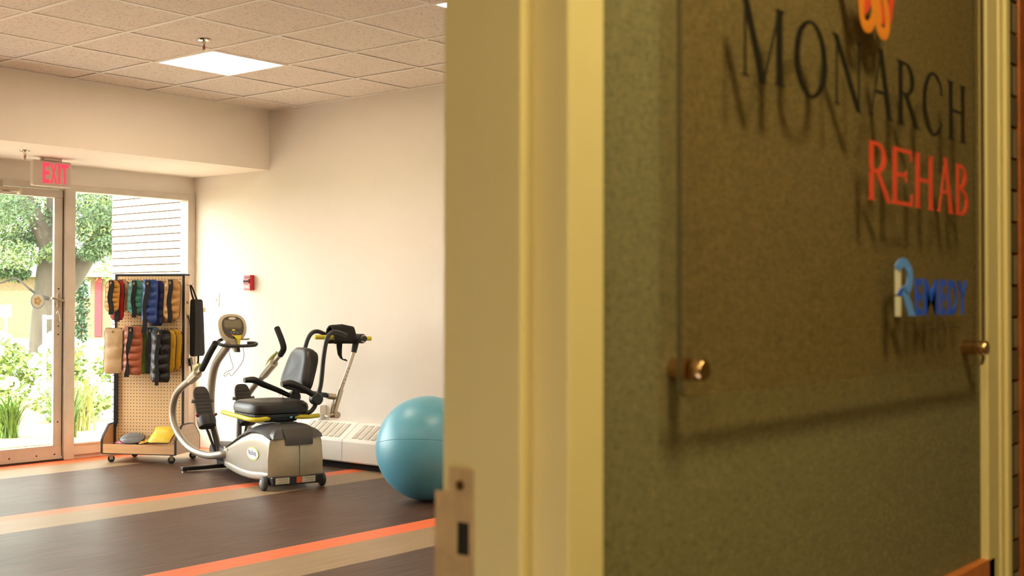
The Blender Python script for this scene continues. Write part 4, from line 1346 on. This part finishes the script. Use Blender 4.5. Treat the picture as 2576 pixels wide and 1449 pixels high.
for cx, cy in ((-0.262, -0.165), (0.236, -0.165), (0.262, 0.15), (-0.245, 0.175)):
    c = MB().lathe([(0.0005, 0.07), (0.02, 0.07), (0.02, 0.062), (0.008, 0.060), (0.0005, 0.060)], 12, M=Matrix.Translation((cx, cy, 0))).build('caster', STEEL, ra, smooth=True)
    Mw = Matrix.Translation((cx, cy, 0.027)) @ Matrix.Rotation(math.radians(30), 4, 'Z') @ Matrix.Rotation(math.radians(90), 4, 'X')
    MB(Mw).lathe([(0.0005, -0.012), (0.022, -0.012), (0.027, -0.008), (0.027, 0.008), (0.022, 0.012), (0.0005, 0.012)], 18).build('caster_wheel', RUBBER, c, smooth=True)
    MB(Mw).box(-0.013, 0.013, -0.005, 0.038, -0.017, -0.013).box(-0.013, 0.013, -0.005, 0.038, 0.013, 0.017).build('fork', STEEL, c)


def rack_world(x, y, z):
    c, s = math.cos(RZ), math.sin(RZ)
    return (RO[0] + x * c - y * s, RO[1] + x * s + y * c, z)


def hook(x, z, length):
    MB().tube([(x, -0.045, z), (x, -0.052 - length, z), (x, -0.056 - length, z + 0.018)], 0.003, 6, 3).build('peg_hook', STEEL, ra, smooth=True)


LEATHER = {}


def vinyl(n, c, rough=0.34):
    return mat('weight_vinyl_' + n, c, rough, bump=(160, 0.2), var=(30, 0.08))


GOLD = vinyl('gold', rgb(206, 148, 66))
TAN = vinyl('tan', rgb(190, 142, 84))
BEIGE = vinyl('beige', rgb(190, 158, 116))
TEAL = vinyl('teal', rgb(58, 132, 116))
BLUE = vinyl('blue', rgb(44, 72, 140), 0.28)
NAVY = vinyl('navy', rgb(26, 36, 84), 0.3)
STEELB = vinyl('slate_blue', rgb(58, 104, 128), 0.3)
BROWN = vinyl('brown', rgb(166, 92, 64), 0.26)
BLK = vinyl('black', rgb(26, 25, 28), 0.24)
REDW = vinyl('red', rgb(168, 30, 44))
GREENW = vinyl('green', rgb(112, 148, 62))
MUST = vinyl('mustard', rgb(206, 160, 44))
YEL = vinyl('yellow', rgb(240, 204, 66), 0.4)
BINDM = mat('dark_binding', rgb(34, 32, 34), 0.7)
BINDG = mat('grey_binding', rgb(92, 88, 90), 0.7)
GROUP = 'cuff weights hanging on the rack'


def weight(label, x, ztop, w, h, y, m, cells=4, style='rect', thick=0.022, strap=None, bind=BINDM, strap_len=None, name='cuff_weight', loc=None, rot=None, flap=0.10, curl=0.0):
    t = thing(name, label, 'cuff weight', loc or rack_world(x, y, ztop), 0, GROUP)
    t.rotation_euler = rot or (0, 0, RZ)
    nu, nv = 12, cells * 6 + 4

    def hw(v):
        if style == 'round':
            r = w * 0.42
            d = min(v, 1 - v) * h
            if d < r:
                return w / 2 - r + math.sqrt(max(0, r * r - (r - d) ** 2))
            return w / 2
        r = 0.02
        d = min(v, 1 - v) * h
        base = w / 2 * (1 + 0.012 * math.sin(v * 17))
        if d < r:
            return base - r + math.sqrt(max(0, r * r - (r - d) ** 2))
        return base

    def th(u, v):
        e = (1 - abs(2 * u - 1) ** 3)
        if v < flap:
            return 0.004 + 0.004 * e
        vv = (v - flap) / (1 - flap) * cells
        k = abs(math.sin(math.pi * vv)) ** 0.55
        return 0.004 + thick * e * (0.03 + 0.97 * k) * (0.9 + 0.1 * math.sin(v * 9 + u * 5))
    vs, fs = [], []
    for side in (-1, 1):
        for jv in range(nv + 1):
            v = 0.004 + 0.992 * jv / nv
            for iu in range(nu + 1):
                u = iu / nu
                hh = hw(v)
                vs.append(((u - 0.5) * 2 * hh + 0.004 * math.sin(v * 6), side * th(u, v) * (1.0 if side < 0 else 0.55) + curl * v * v * h, -v * h))
    n1 = (nu + 1) * (nv + 1)
    for s in range(2):
        for jv in range(nv):
            for iu in range(nu):
                a = s * n1 + jv * (nu + 1) + iu
                q = (a, a + 1, a + nu + 2, a + nu + 1)
                fs.append(q if s else q[::-1])
    rim = [jv * (nu + 1) for jv in range(nv + 1)] + [nv * (nu + 1) + k for k in range(1, nu + 1)] + [jv * (nu + 1) + nu for jv in range(nv - 1, -1, -1)] + [k for k in range(nu - 1, 0, -1)]
    for a, b in zip(rim, rim[1:] + rim[:1]):
        fs.append((a, b, b + n1, a + n1))
    MB().add(vs, fs).build('weight_body', m, t, smooth=True)
    loop = [(vs[i][0], curl * (vs[i][2] / -h) ** 2 * h, vs[i][2]) for i in rim]
    loop = loop[::2]
    MB().tube(loop, 0.0045, 6, 1, True).build('binding', bind, t, smooth=True)
    zt = -0.030
    Mg = Matrix.Translation((0, -0.008, zt)) @ Matrix.Rotation(math.radians(90), 4, 'X')
    if strap:
        sl = strap_len or h + 0.02
        sw_, lean, twist = strap
        rings = []
        n = 14
        for k in range(n + 1):
            q = k / n
            x_ = lean * q + 0.008 * math.sin(q * 9)
            wv = sw_ / 2 * (1 - twist * max(0, math.sin((q - 0.25) * math.pi * 1.3)) ** 3)
            y_ = -(thick + 0.010 + 0.006 * math.sin(q * 7)) + curl * q * q * h
            if q * sl > h:
                y_ = -(thick + 0.004)
            z_ = -0.004 - sl * q
            rings.append([(x_ - wv, y_, z_), (x_ + wv, y_ + 0.002, z_), (x_ + wv, y_ + 0.006, z_), (x_ - wv, y_ + 0.004, z_)])
        MB().loft(rings).build('strap', BLACKF, t, smooth=True)
        Mg = Matrix.Translation((0, -(thick + 0.012), zt)) @ Matrix.Rotation(math.radians(90), 4, 'X')
    MB(Mg).tube([(0.0075 * math.cos(k * math.pi / 8), 0.0075 * math.sin(k * math.pi / 8), 0) for k in range(16)], 0.0025, 6, 1, True).build('grommet', BRASS, t, smooth=True)
    return t


# upper row, from the left: back ones first
weight('tan cuff weight behind the red one at the upper left of the rack', -0.222, 1.405, 0.105, 0.245, -0.085, BEIGE, 4, 'round', 0.012)
weight('red cuff weight with black strap hanging behind the gold one, upper left', -0.240, 1.400, 0.105, 0.305, -0.125, REDW, 3, 'rect', 0.012, strap=(0.042, 0.0, 0.0), strap_len=0.315)
weight('gold cuff weight with rounded ends at the upper left corner of the rack', -0.250, 1.402, 0.118, 0.248, -0.180, GOLD, 6, 'round', 0.018, strap=(0.040, -0.006, 0.0), strap_len=0.262)
weight('black cuff weight peeking out behind the teal one', -0.062, 1.398, 0.115, 0.270, -0.088, BLK, 4, 'round', 0.012)
weight('teal cuff weight with rounded ends and black strap in the upper row', -0.078, 1.402, 0.132, 0.265, -0.140, TEAL, 5, 'round', 0.022, strap=(0.036, -0.006, 0.0), bind=BINDG, strap_len=0.285)
weight('brown-tan cuff weight half hidden right of the blue ones', 0.106, 1.395, 0.100, 0.320, -0.072, TAN, 4, 'rect', 0.010)
weight('navy cuff weight hanging directly behind the bright blue one', 0.075, 1.396, 0.112, 0.345, -0.112, NAVY, 5, 'rect', 0.016)
weight('shiny blue cuff weight with long dangling black strap in the upper row', 0.052, 1.402, 0.118, 0.325, -0.168, BLUE, 5, 'rect', 0.026, strap=(0.040, -0.038, 0.3), bind=BLUE, strap_len=0.40)
weight('tan cuff weight with rounded ends at the upper right of the rack', 0.222, 1.407, 0.132, 0.315, -0.140, TAN, 5, 'round', 0.024, strap=(0.036, -0.012, 0.0), bind=BINDG, strap_len=0.33)
# lower row
weight('plain beige cuff weight of three wide pockets at the lower left', -0.252, 1.032, 0.150, 0.350, -0.160, BEIGE, 3, 'rect', 0.018, bind=BINDM)
weight('green cuff weight mostly hidden behind the brown one', -0.082, 1.050, 0.135, 0.370, -0.090, GREENW, 5, 'rect', 0.014)
weight('glossy brown cuff weight with six pockets and loose black strap', -0.098, 1.045, 0.152, 0.372, -0.150, BROWN, 6, 'rect', 0.024, strap=(0.040, -0.040, 0.75), bind=BROWN, strap_len=0.385)
weight('slate blue cuff weight squeezed between the brown and black ones', 0.042, 1.040, 0.090, 0.350, -0.110, STEELB, 6, 'rect', 0.026, strap=(0.040, -0.02, 0.0), strap_len=0.355)
weight('mustard cuff weight at the back behind the black one, lower right', 0.206, 1.028, 0.135, 0.325, -0.078, MUST, 3, 'round', 0.010)
weight('mustard cuff weight just behind the black one, lower right', 0.172, 1.024, 0.135, 0.335, -0.112, MUST, 3, 'round', 0.012)
weight('glossy black cuff weight hanging lowest at the lower right', 0.142, 1.020, 0.150, 0.400, -0.165, BLK, 5, 'rect', 0.030, strap=(0.030, -0.02, 0.0), bind=BLK)
for x_, z_, l_ in ((-0.240, 1.370, 0.17), (-0.070, 1.369, 0.13), (0.055, 1.366, 0.15), (0.106, 1.36, 0.05), (0.222, 1.374, 0.12), (-0.252, 1.0, 0.13), (-0.095, 1.01, 0.13), (0.042, 1.005, 0.09), (0.150, 0.985, 0.16), (0.206, 0.995, 0.06)):
    hook(x_, z_, l_)
# long black band down the left edge
bb = thing('hanging_black_band', 'long black elastic band hanging down the left edge of the rack', 'band', rack_world(-0.283, -0.066, 0.72), RZ)
MB().loft([[(-0.016, 0, z), (0.020, -0.004, z), (0.020, 0.004, z), (-0.016, 0.006, z)] for z in (0.02, -0.1, -0.3, -0.42)] + [[(-0.014, 0, -0.455), (0.004, -0.003, -0.470), (0.004, 0.004, -0.470), (-0.014, 0.005, -0.455)]]).build('band', BLACKF, bb)
MB().tube([(0, 0.012, 0.015), (0, 0.004, 0.03), (0, -0.004, 0.015)], 0.003, 6, 3).build('band_loop', BLACKF, bb, smooth=True)

# things in the tray
yw_ = weight('bright yellow cuff weight leaning over the front of the rack tray', 0, 0, 0.180, 0.170, 0, YEL, 2, 'rect', 0.026, name='cuff_weight', loc=rack_world(0.155, -0.085, 0.268),
             rot=(math.radians(-50), 0, RZ), flap=0.03)
for k, (x_, y_, z_, w_, h_, m_, lab, rx, rz_) in enumerate((
        (-0.120, -0.125, 0.165, 0.19, 0.13, mat('weight_vinyl_grey', rgb(120, 120, 124), 0.35), 'grey cuff lying on top of the pile in the rack tray', 58, 0.25),
        (-0.150, -0.13, 0.130, 0.20, 0.11, vinyl('pink', rgb(206, 92, 116)), 'pink cuff lying flat at the bottom of the tray pile', 86, -0.1),
        (0.000, -0.12, 0.115, 0.11, 0.10, MUST, 'small yellow-and-black cuff beside the tray pile', 75, -0.5))):
    t = weight(lab, 0, 0, w_, h_, 0, m_, 2, 'round', 0.016, name='wrist_cuff', loc=rack_world(x_, y_ + 0.05, z_ + (0.05 if k != 1 else 0.02)), rot=(math.radians(-rx), 0, RZ + rz_), flap=0.02, bind=BINDM)
    t['category'] = 'wrist cuff'
    t['group'] = 'cuffs lying in the rack tray'
yw_['group'] = 'cuffs lying in the rack tray'

# right side of the rack: black roll bag, knob, clip
bag = thing('black_roll_bag', 'long narrow black fabric bag hanging on the right side of the rack', 'bag', rack_world(0.318, 0.0, 1.36), RZ)
rings = []
for z, y0, y1, d in ((-0.105, 0.015, 0.148, 0.012), (-0.12, 0.012, 0.152, 0.020), (-0.3, 0.010, 0.166, 0.024), (-0.53, 0.008, 0.190, 0.022), (-0.55, 0.010, 0.192, 0.010)):
    rings.append([(-d, y0, z), (d, y0, z), (d * 1.2, (y0 + y1) / 2, z), (d, y1, z), (-d, y1, z)])
MB().loft(rings).build('bag_body', BLACKF, bag, smooth=True)
MB().tube([(0, 0.03, -0.11), (-0.005, 0.005, -0.06), (-0.01, -0.008, 0.0), (-0.005, 0.02, -0.02), (0, 0.09, -0.11)], 0.007, 6, 5).build('shoulder_strap', BLACKF, bag, smooth=True)
MB().tube([(0, 0.12, -0.55), (0, 0.115, -0.60), (0, 0.09, -0.64), (0, 0.085, -0.70)], 0.008, 6, 4).build('tail_strap', BLACKF, bag, smooth=True)
MB().box(-0.002, 0.002, 0.150, 0.245, -0.205, -0.170).build('paper_tag', mat('masking_tape', rgb(232, 214, 178), 0.7), bag)
MB().tube([(xr, -0.008, 1.366), (xr + 0.045, -0.008, 1.366), (xr + 0.05, -0.008, 1.38)], 0.003, 6, 3).build('peg_hook', STEEL, ra, smooth=True)
kb = thing('timer_disc', 'oval cream plastic disc hanging on the rack side panel', 'tool', rack_world(xr + 0.010, -0.01, 1.175), RZ)
MB().prism([(0.018 * math.cos(k * math.pi / 10), 0.045 * math.sin(k * math.pi / 10)) for k in range(20)], -0.008, 0.008, 'x').build('disc', mat('cream_plastic', rgb(232, 214, 176), 0.5), kb, bevel=0.002)
MB().tube([(0, 0, 0.04), (-0.008, 0, 0.065)], 0.0025, 6, 1).tube([(0.0, 0.0, -0.04), (0.0, 0.012, -0.07)], 0.003, 6, 1).build('cord', BLACKF, kb)
bs = thing('clip_brush', 'small black clip with a blue cord hanging on the rack side', 'tool', rack_world(xr + 0.022, 0.02, 0.77), RZ)
MB().box(-0.010, 0.010, -0.022, 0.022, -0.03, 0.03, M=Matrix.Rotation(math.radians(18), 4, 'X')).build('clip', BLACKM, bs, bevel=0.004)
MB().tube([(-0.018, 0.0, 0.42), (-0.005, 0, 0.2), (0, -0.004, 0.03)], 0.0016, 6, 4).build('hanging_cord', BLACKF, bs)
MB().tube([(0, 0.01, -0.03), (0, 0.022, -0.08), (0, 0.03, -0.15)], 0.006, 6, 4).build('blue_tail', mat('blue_cord', rgb(36, 84, 170), 0.5), bs, smooth=True)

# ------------------------------------------------------------------ outside
LEAFM = []
for n, c in (('mid', rgb(76, 98, 58)), ('light', rgb(116, 130, 76)), ('dark', rgb(50, 72, 46))):
    LEAFM.append(mat('leaf_' + n, c, 0.6, var=(3, 0.25)))
BARK = mat('tree_bark', rgb(70, 62, 50), 0.9, var=(6, 0.3), bump=(14, 0.8), stretch=(1, 1, 0.25))
GZ = -0.05
struct('ground_outside', MB().box(-40, 80, YW + 0.15, 90, GZ - 0.2, GZ - 0.03), mat('lawn', rgb(104, 124, 66), 0.9, var=(2, 0.3)))
struct('walkway', MB().box(-6, 14, YW + 0.12, 10.15, GZ - 0.03, GZ), mat('pale_concrete', rgb(206, 200, 188), 0.9, var=(4, 0.06)), 'sunlit concrete walk outside the door')
struct('planting_bed', MB().box(-2, 14, 10.15, 14.9, GZ - 0.03, GZ + 0.01), mat('mulch', rgb(150, 118, 92), 0.95, var=(20, 0.4)), 'mulched planting bed')

# brick wing wall outside the window
BX = 6.50
wb = struct('wall_wing', MB().box(BX + 0.008, BX + 0.25, YW + 0.16, 10.035, GZ, 3.0), mat('cream_mortar', rgb(72, 50, 34), 0.95), 'sunlit cream brick wing wall outside the window')
BR2 = [mat('cream_brick_%d' % k, c, 0.85, var=(12, 0.06)) for k, c in enumerate((rgb(196, 184, 164), rgb(190, 176, 156), rgb(200, 190, 170)))]
cache = {}
ch2, bl = 0.0677, 0.213
for r in range(44):
    z = GZ + r * ch2
    y = YW + 0.16 + (0 if r % 2 else -bl / 2)
    kcol = 0
    while y < 10.035 - 0.01:
        a, b = max(y, YW + 0.16) + 0.005, min(y + bl, 10.04) - 0.005
        if b - a > 0.02:
            key = (round(b - a, 3), (r * 3 + kcol * 5) % 3)
            if key not in cache:
                cache[key] = MB().box(BX, BX + 0.010, 0, b - a, 0.005, ch2 - 0.005).build('brick', BR2[key[1]], wb)
                o = cache[key]
            else:
                o = bpy.data.objects.new('brick', cache[key].data)
                COL.objects.link(o)
                o.parent = wb
            o.location = (0, a, z)
        y += bl
        kcol += 1


def leaves(name, parent, centers, count, size, m, seed, droop=0.3):
    rd = random.Random(seed)
    vs, fs = [], []
    for _ in range(count):
        c, rad = rd.choice(centers)
        while True:
            p = Vector((rd.uniform(-1, 1), rd.uniform(-1, 1), rd.uniform(-1, 1)))
            if p.length < 1:
                break
        p = Vector((c[0] + p.x * rad[0], c[1] + p.y * rad[1], c[2] + p.z * rad[2]))
        s = size * rd.uniform(0.6, 1.3)
        a = Vector((rd.gauss(0, 1), rd.gauss(0, 1), rd.gauss(-droop, 0.6))).normalized()
        b = a.cross(Vector((rd.gauss(0, 1), rd.gauss(0, 1), rd.gauss(0, 1)))).normalized()
        k = len(vs)
        vs += [tuple(p), tuple(p + a * s * 0.5 + b * s * 0.22), tuple(p + a * s), tuple(p + a * s * 0.5 - b * s * 0.22)]
        fs.append((k, k + 1, k + 2, k + 3))
    return MB().add(vs, fs).build(name, m, parent, kind='stuff')


tree = thing('tree', 'big leaning shade tree with forked trunk outside the glass door', 'tree', (9.7, 16.66, GZ))
T0 = Vector((9.7, 16.66, GZ))


def tl(p):
    return tuple(Vector(p) - T0)


MB().tube([tl((9.68, 16.67, GZ - 0.1)), tl((9.698, 16.666, 0.61)), tl((9.701, 16.647, 1.26)), tl((9.736, 16.586, 1.96)), tl((9.715, 16.607, 2.2))], [0.30, 0.235, 0.20, 0.185, 0.17], 14, 5).build('trunk', BARK, tree, smooth=True)
MB().tube([tl((9.72, 16.60, 2.1)), tl((9.562, 16.787, 2.55)), tl((9.485, 16.876, 2.815)), tl((9.2, 17.2, 4.2)), tl((8.9, 17.4, 5.5))], [0.16, 0.115, 0.10, 0.08, 0.04], 10, 4).build('limb', BARK, tree, smooth=True)
MB().tube([tl((9.73, 16.60, 2.0)), tl((9.86, 16.80, 2.514)), tl((9.9, 16.9, 3.4)), tl((10.0, 17.1, 5.2))], [0.12, 0.075, 0.07, 0.03], 10, 4).build('limb', BARK, tree, smooth=True)
MB().tube([tl((9.72, 16.62, 1.25)), tl((9.889, 16.407, 1.495)), tl((10.05, 16.198, 1.906)), tl((10.247, 15.943, 2.376)), tl((10.8, 15.4, 3.4)), tl((11.4, 15.0, 4.6))], [0.17, 0.15, 0.135, 0.12, 0.09, 0.04], 10, 4).build('limb', BARK, tree, smooth=True)
MB().tube([tl((9.72, 16.6, 1.3)), tl((9.045, 15.863, 1.394)), tl((8.886, 16.056, 1.588)), tl((8.748, 16.229, 1.521)), tl((8.4, 16.5, 1.45))], [0.03, 0.016, 0.012, 0.011, 0.008], 8, 4).build('twig', mat('twig_bark', rgb(44, 38, 30), 0.9), tree, smooth=True)
rd = random.Random(11)
cl = []
for k in range(60):
    a, r = rd.uniform(0, 6.283), 3.6 * math.sqrt(rd.random())
    cl.append(((r * math.cos(a), r * math.sin(a), rd.uniform(3.3, 6.5) - GZ), (0.8, 0.8, 0.5)))
leaves('crown', tree, cl, 12000, 0.16, LEAFM[0], 1)
# low hanging sprays seen through the glass
low = []
for (x, y, z, r) in ((9.1, 16.9, 2.45, 0.5), (9.3, 17.6, 2.8, 0.6), (9.0, 17.5, 2.2, 0.55), (9.6, 16.15, 2.0, 0.25), (9.2, 16.6, 1.95, 0.35), (10.05, 15.9, 2.35, 0.35), (10.2, 15.7, 2.15, 0.3),
                     (10.0, 16.0, 2.65, 0.4), (9.95, 16.5, 2.5, 0.4), (9.0, 16.4, 2.6, 0.4), (9.0, 17.2, 1.75, 0.35), (10.3, 15.9, 2.6, 0.4), (9.9, 15.8, 2.0, 0.22), (9.4, 17.0, 2.2, 0.35), (9.7, 17.2, 2.3, 0.3), (9.6, 17.3, 2.7, 0.45), (9.35, 16.9, 1.7, 0.2), (9.65, 15.09, 2.5, 0.3), (9.72, 15.1, 2.1, 0.16), (11.25, 17.9, 2.25, 0.5)):
    low.append((tl((x, y, z)), (r, r, r * 0.62)))
leaves('low_foliage', tree, low, 8500, 0.07, LEAFM[0], 2, 0.8)
leaves('pale_foliage', tree, low[:8] + low[10:12], 3400, 0.07, LEAFM[1], 3, 0.8)
leaves('dark_foliage', tree, low[5:], 2600, 0.07, LEAFM[2], 4, 0.8)

# trees farther back
for k, (x, y, s, lab) in enumerate(((14.6, 29.8, 0.6, 'pale green tree farther back, left of the big trunk'), (17.7, 25.7, 0.62, 'green tree farther back, right of the big trunk'), (23.0, 39.5, 0.9, 'hazy tall tree above the far brick building'))):
    t = thing('background_tree', lab, 'tree', (x, y, GZ), 0, 'trees farther back in the garden')
    MB().tube([(0, 0, -0.1), (0.1, 0, 2.2), (0.0, 0.1, 5)], [0.22, 0.16, 0.06], 10, 4).build('trunk', BARK, t, smooth=True)
    c2 = []
    rd = random.Random(20 + k)
    for q in range(34):
        a, r = rd.uniform(0, 6.283), 2.8 * s * math.sqrt(rd.random())
        c2.append(((r * math.cos(a), r * math.sin(a), rd.uniform(2.3, 6.5)), (0.6, 0.6, 0.5)))
    leaves('crown', t, c2, 9000, 0.13, LEAFM[1 if k != 1 else 0], 30 + k)

# far brick building
fb = thing('far_building', 'low tan brick building across the garden behind the trees', 'building', (27.2, 46.0, GZ))
MF = Matrix.Rotation(math.atan2(-3.55, 2.86), 4, 'Z')       # face runs along local x, front is -y


def brick_far():
    m = bpy.data.materials.new('far_tan_brick')
    m.use_nodes = True
    nt = m.node_tree
    b = nt.nodes['Principled BSDF']
    b.inputs['Roughness'].default_value = 0.9
    tc = N(nt, 'ShaderNodeTexCoord')
    mp = N(nt, 'ShaderNodeMapping')
    mp.inputs['Rotation'].default_value = (math.radians(90), 0, 0)
    nt.links.new(tc.outputs['Object'], mp.inputs[0])
    t = N(nt, 'ShaderNodeTexBrick')
    t.inputs['Scale'].default_value = 4.5
    t.inputs['Color1'].default_value = rgb(118, 92, 66)
    t.inputs['Color2'].default_value = rgb(104, 82, 58)
    t.inputs['Mortar'].default_value = rgb(136, 120, 96)
    nt.links.new(mp.outputs[0], t.inputs['Vector'])
    nt.links.new(t.outputs['Color'], b.inputs['Base Color'])
    return m


w_ = MB().box(-14, 14, 0, 8, -0.2, 2.45).build('wall', brick_far(), fb)
w_.matrix_local = MF
r_ = MB(MF).box(-14.3, 14.3, -0.5, 8.3, 2.45, 2.62).build('eaves', WHITE, fb)
MB(MF).prism([(-0.6, 2.62), (8.4, 2.62), (3.9, 3.6)], -14.3, 14.3, 'x').build('roof', mat('grey_shingle', rgb(90, 84, 80), 0.9), fb)
MB(MF).box(1.62, 1.90, -0.06, 0.0, 0.0, 2.40).build('red_banner', mat('red_cloth', rgb(150, 40, 50), 0.8), fb)
wn = MB(MF).box(1.02, 1.42, -0.04, 0.02, 1.6, 2.25).build('window', mat('far_window_frame', rgb(206, 204, 198), 0.5), fb)
MB(MF).box(1.07, 1.37, -0.05, -0.03, 1.66, 2.19).build('pane', mat('far_window_pane', rgb(110, 124, 132), 0.15), wn)
# column shrub by the building
sh = thing('column_shrub', 'dark green upright shrub in front of the far brick building', 'shrub', (22.27, 36.1, GZ))
leaves('foliage', sh, [((0, 0, 0.5), (0.22, 0.22, 0.5)), ((0, 0, 1.2), (0.22, 0.22, 0.6)), ((0, 0, 1.8), (0.14, 0.14, 0.4))], 700, 0.16, LEAFM[2], 50)
MB().tube([(0, 0, -0.05), (0, 0, 1.6)], 0.03, 6, 1).build('stem', BARK, sh)

# white planter, bent pipe rail, box on a post
wp = thing('white_planter', 'long white raised planter wall among the flowers', 'planter', (8.75, 14.85, GZ), math.atan2(-0.70, 0.62))
MB().box(-2.6, 2.2, -0.18, 0.18, 0.0, 0.50).build('planter_wall', mat('white_render', rgb(236, 234, 228), 0.8), wp)
MB().box(-2.65, 2.25, -0.22, 0.22, 0.50, 0.56).build('coping', MATS['white_render'], wp, bevel=0.01)
pr_ = thing('pipe_rail', 'white bent pipe rail standing among the flowers outside', 'railing', (7.53, 12.97, GZ), math.atan2(-0.78, 0.63))
MB().tube([(0, 0, 0.0), (0, 0, 1.06), (0.0, 0, 1.10), (0.03, 0, 1.12), (0.18, 0, 1.12), (0.21, 0, 1.10), (0.21, 0, 1.05), (0.21, 0, 0)], 0.022, 10, 3).build('pipe', WHITE, pr_, smooth=True)
MB().box(-0.04, 0.04, -0.04, 0.04, 0.0, 0.02).build('foot_plate', WHITE, pr_)
mbp = thing('post_box', 'small white box on a thin post far left in the garden', 'post box', (10.36, 19.02, GZ), 0.3)
MB().box(-0.055, 0.055, -0.07, 0.07, 1.06, 1.27).build('box', WHITE, mbp, bevel=0.01)
MB().box(-0.014, 0.014, -0.014, 0.014, 0.0, 1.06).build('post', WHITE, mbp)

# flowering shrubs
BLOOM = mat('white_bloom', rgb(244, 244, 232), 0.8)
GB = mat('bed_leaf', rgb(120, 144, 70), 0.6, var=(4, 0.25))
bloom_me = None


def flower_shrub(x, y, w, h, nb, seed, lab):
    global bloom_me
    t = thing('flowering_shrub', lab, 'shrub', (x, y, GZ), 0, 'white flowering shrubs in the bed')
    leaves('foliage', t, [((0, 0, h * 0.45), (w, w, h * 0.5)), ((w * 0.3, 0.1, h * 0.5), (w * 0.7, w * 0.7, h * 0.45))], 1100, 0.10, GB, seed)
    rd = random.Random(seed)
    for k in range(nb):
        a, r = rd.uniform(0, 6.283), w * math.sqrt(rd.random())
        loc = (r * math.cos(a), r * math.sin(a), h * (0.99 - 0.35 * (r / w) ** 2) + rd.uniform(-0.06, 0.05))
        if bloom_me is None:
            mb = MB()
            r2 = random.Random(5)
            for i in range(26):
                d = Vector((r2.gauss(0, 1), r2.gauss(0, 1), r2.gauss(0.3, 1))).normalized() * 0.055
                s = 0.026
                e = d.normalized().orthogonal() * s
                f = d.normalized().cross(e)
                mb.add([tuple(d + e), tuple(d + f), tuple(d - e), tuple(d - f), tuple(d * 0.5)], [(0, 1, 4), (1, 2, 4), (2, 3, 4), (3, 0, 4), (0, 1, 2, 3)])
            o = mb.build('bloom', BLOOM, t)
            bloom_me = o.data
        else:
            o = bpy.data.objects.new('bloom', bloom_me)
            COL.objects.link(o)
            o.parent = t
        o.location = loc
        sc = rd.uniform(0.8, 1.4)
        o.scale = (sc, sc, sc)


for k, (x, y, w, h, nb, lab) in enumerate(((7.05, 14.9, 0.45, 0.86, 14, 'white flowering shrub at the far left of the glass door'), (7.72, 14.2, 0.38, 0.90, 14, 'white flowering shrub below the round sticker'),
                                           (8.12, 13.55, 0.30, 0.92, 12, 'white flowering shrub behind the door lock stile'), (8.6, 13.1, 0.34, 0.92, 14, 'white flowering shrub left of the rack behind the window'),
                                           (6.6, 12.75, 0.42, 0.55, 8, 'low leafy shrub with few white blooms near the path'), (7.25, 11.9, 0.40, 0.5, 6, 'low leafy shrub with few blooms behind the grass clumps'))):
    flower_shrub(x, y, w, h, nb, 70 + k, lab)

GR = [mat('grass_blade_%d' % k, c, 0.55, var=(3, 0.2)) for k, c in enumerate((rgb(92, 124, 48), rgb(150, 156, 84)))]


def grass(x, y, h, n, seed, m, lab, spread=0.24):
    t = thing('ornamental_grass', lab, 'grass', (x, y, GZ), 0, 'ornamental grasses by the walk')
    rd = random.Random(seed)
    mb = MB()
    for _ in range(n):
        a = rd.uniform(0, 6.283)
        hh = h * rd.uniform(0.6, 1.15)
        out = spread * rd.uniform(0.3, 1.3)
        dx, dy = math.cos(a), math.sin(a)
        wd = 0.007 * rd.uniform(0.7, 1.4)
        bx, by = rd.gauss(0, 0.04), rd.gauss(0, 0.04)
        L, Rr = [], []
        for i in range(6):
            q = i / 5
            px, py, pz = bx + dx * out * q ** 1.7, by + dy * out * q ** 1.7, hh * (q * 1.25 - 0.42 * q ** 2.6)
            ww = wd * (1 - q ** 2) + 0.0008
            L.append((px - dy * ww, py + dx * ww, pz))
            Rr.append((px + dy * ww, py - dx * ww, pz))
        k = 6
        mb.add(L + Rr, [(i, i + 1, i + 7, i + 6) for i in range(5)])
    mb.build('blades', m, t, smooth=False)


grass(5.98, 10.92, 0.46, 190, 1, GR[0], 'green grass clump by the walk left of the mullion', 0.28)
grass(6.30, 10.50, 0.55, 190, 2, GR[0], 'green grass clump just right of the mullion', 0.26)
grass(6.80, 11.0, 0.60, 150, 3, GR[1], 'pale dry grass clump beside the rack outside the window')
grass(5.55, 11.65, 0.55, 150, 4, GR[1], 'pale grass clump at the far left behind the glass door')
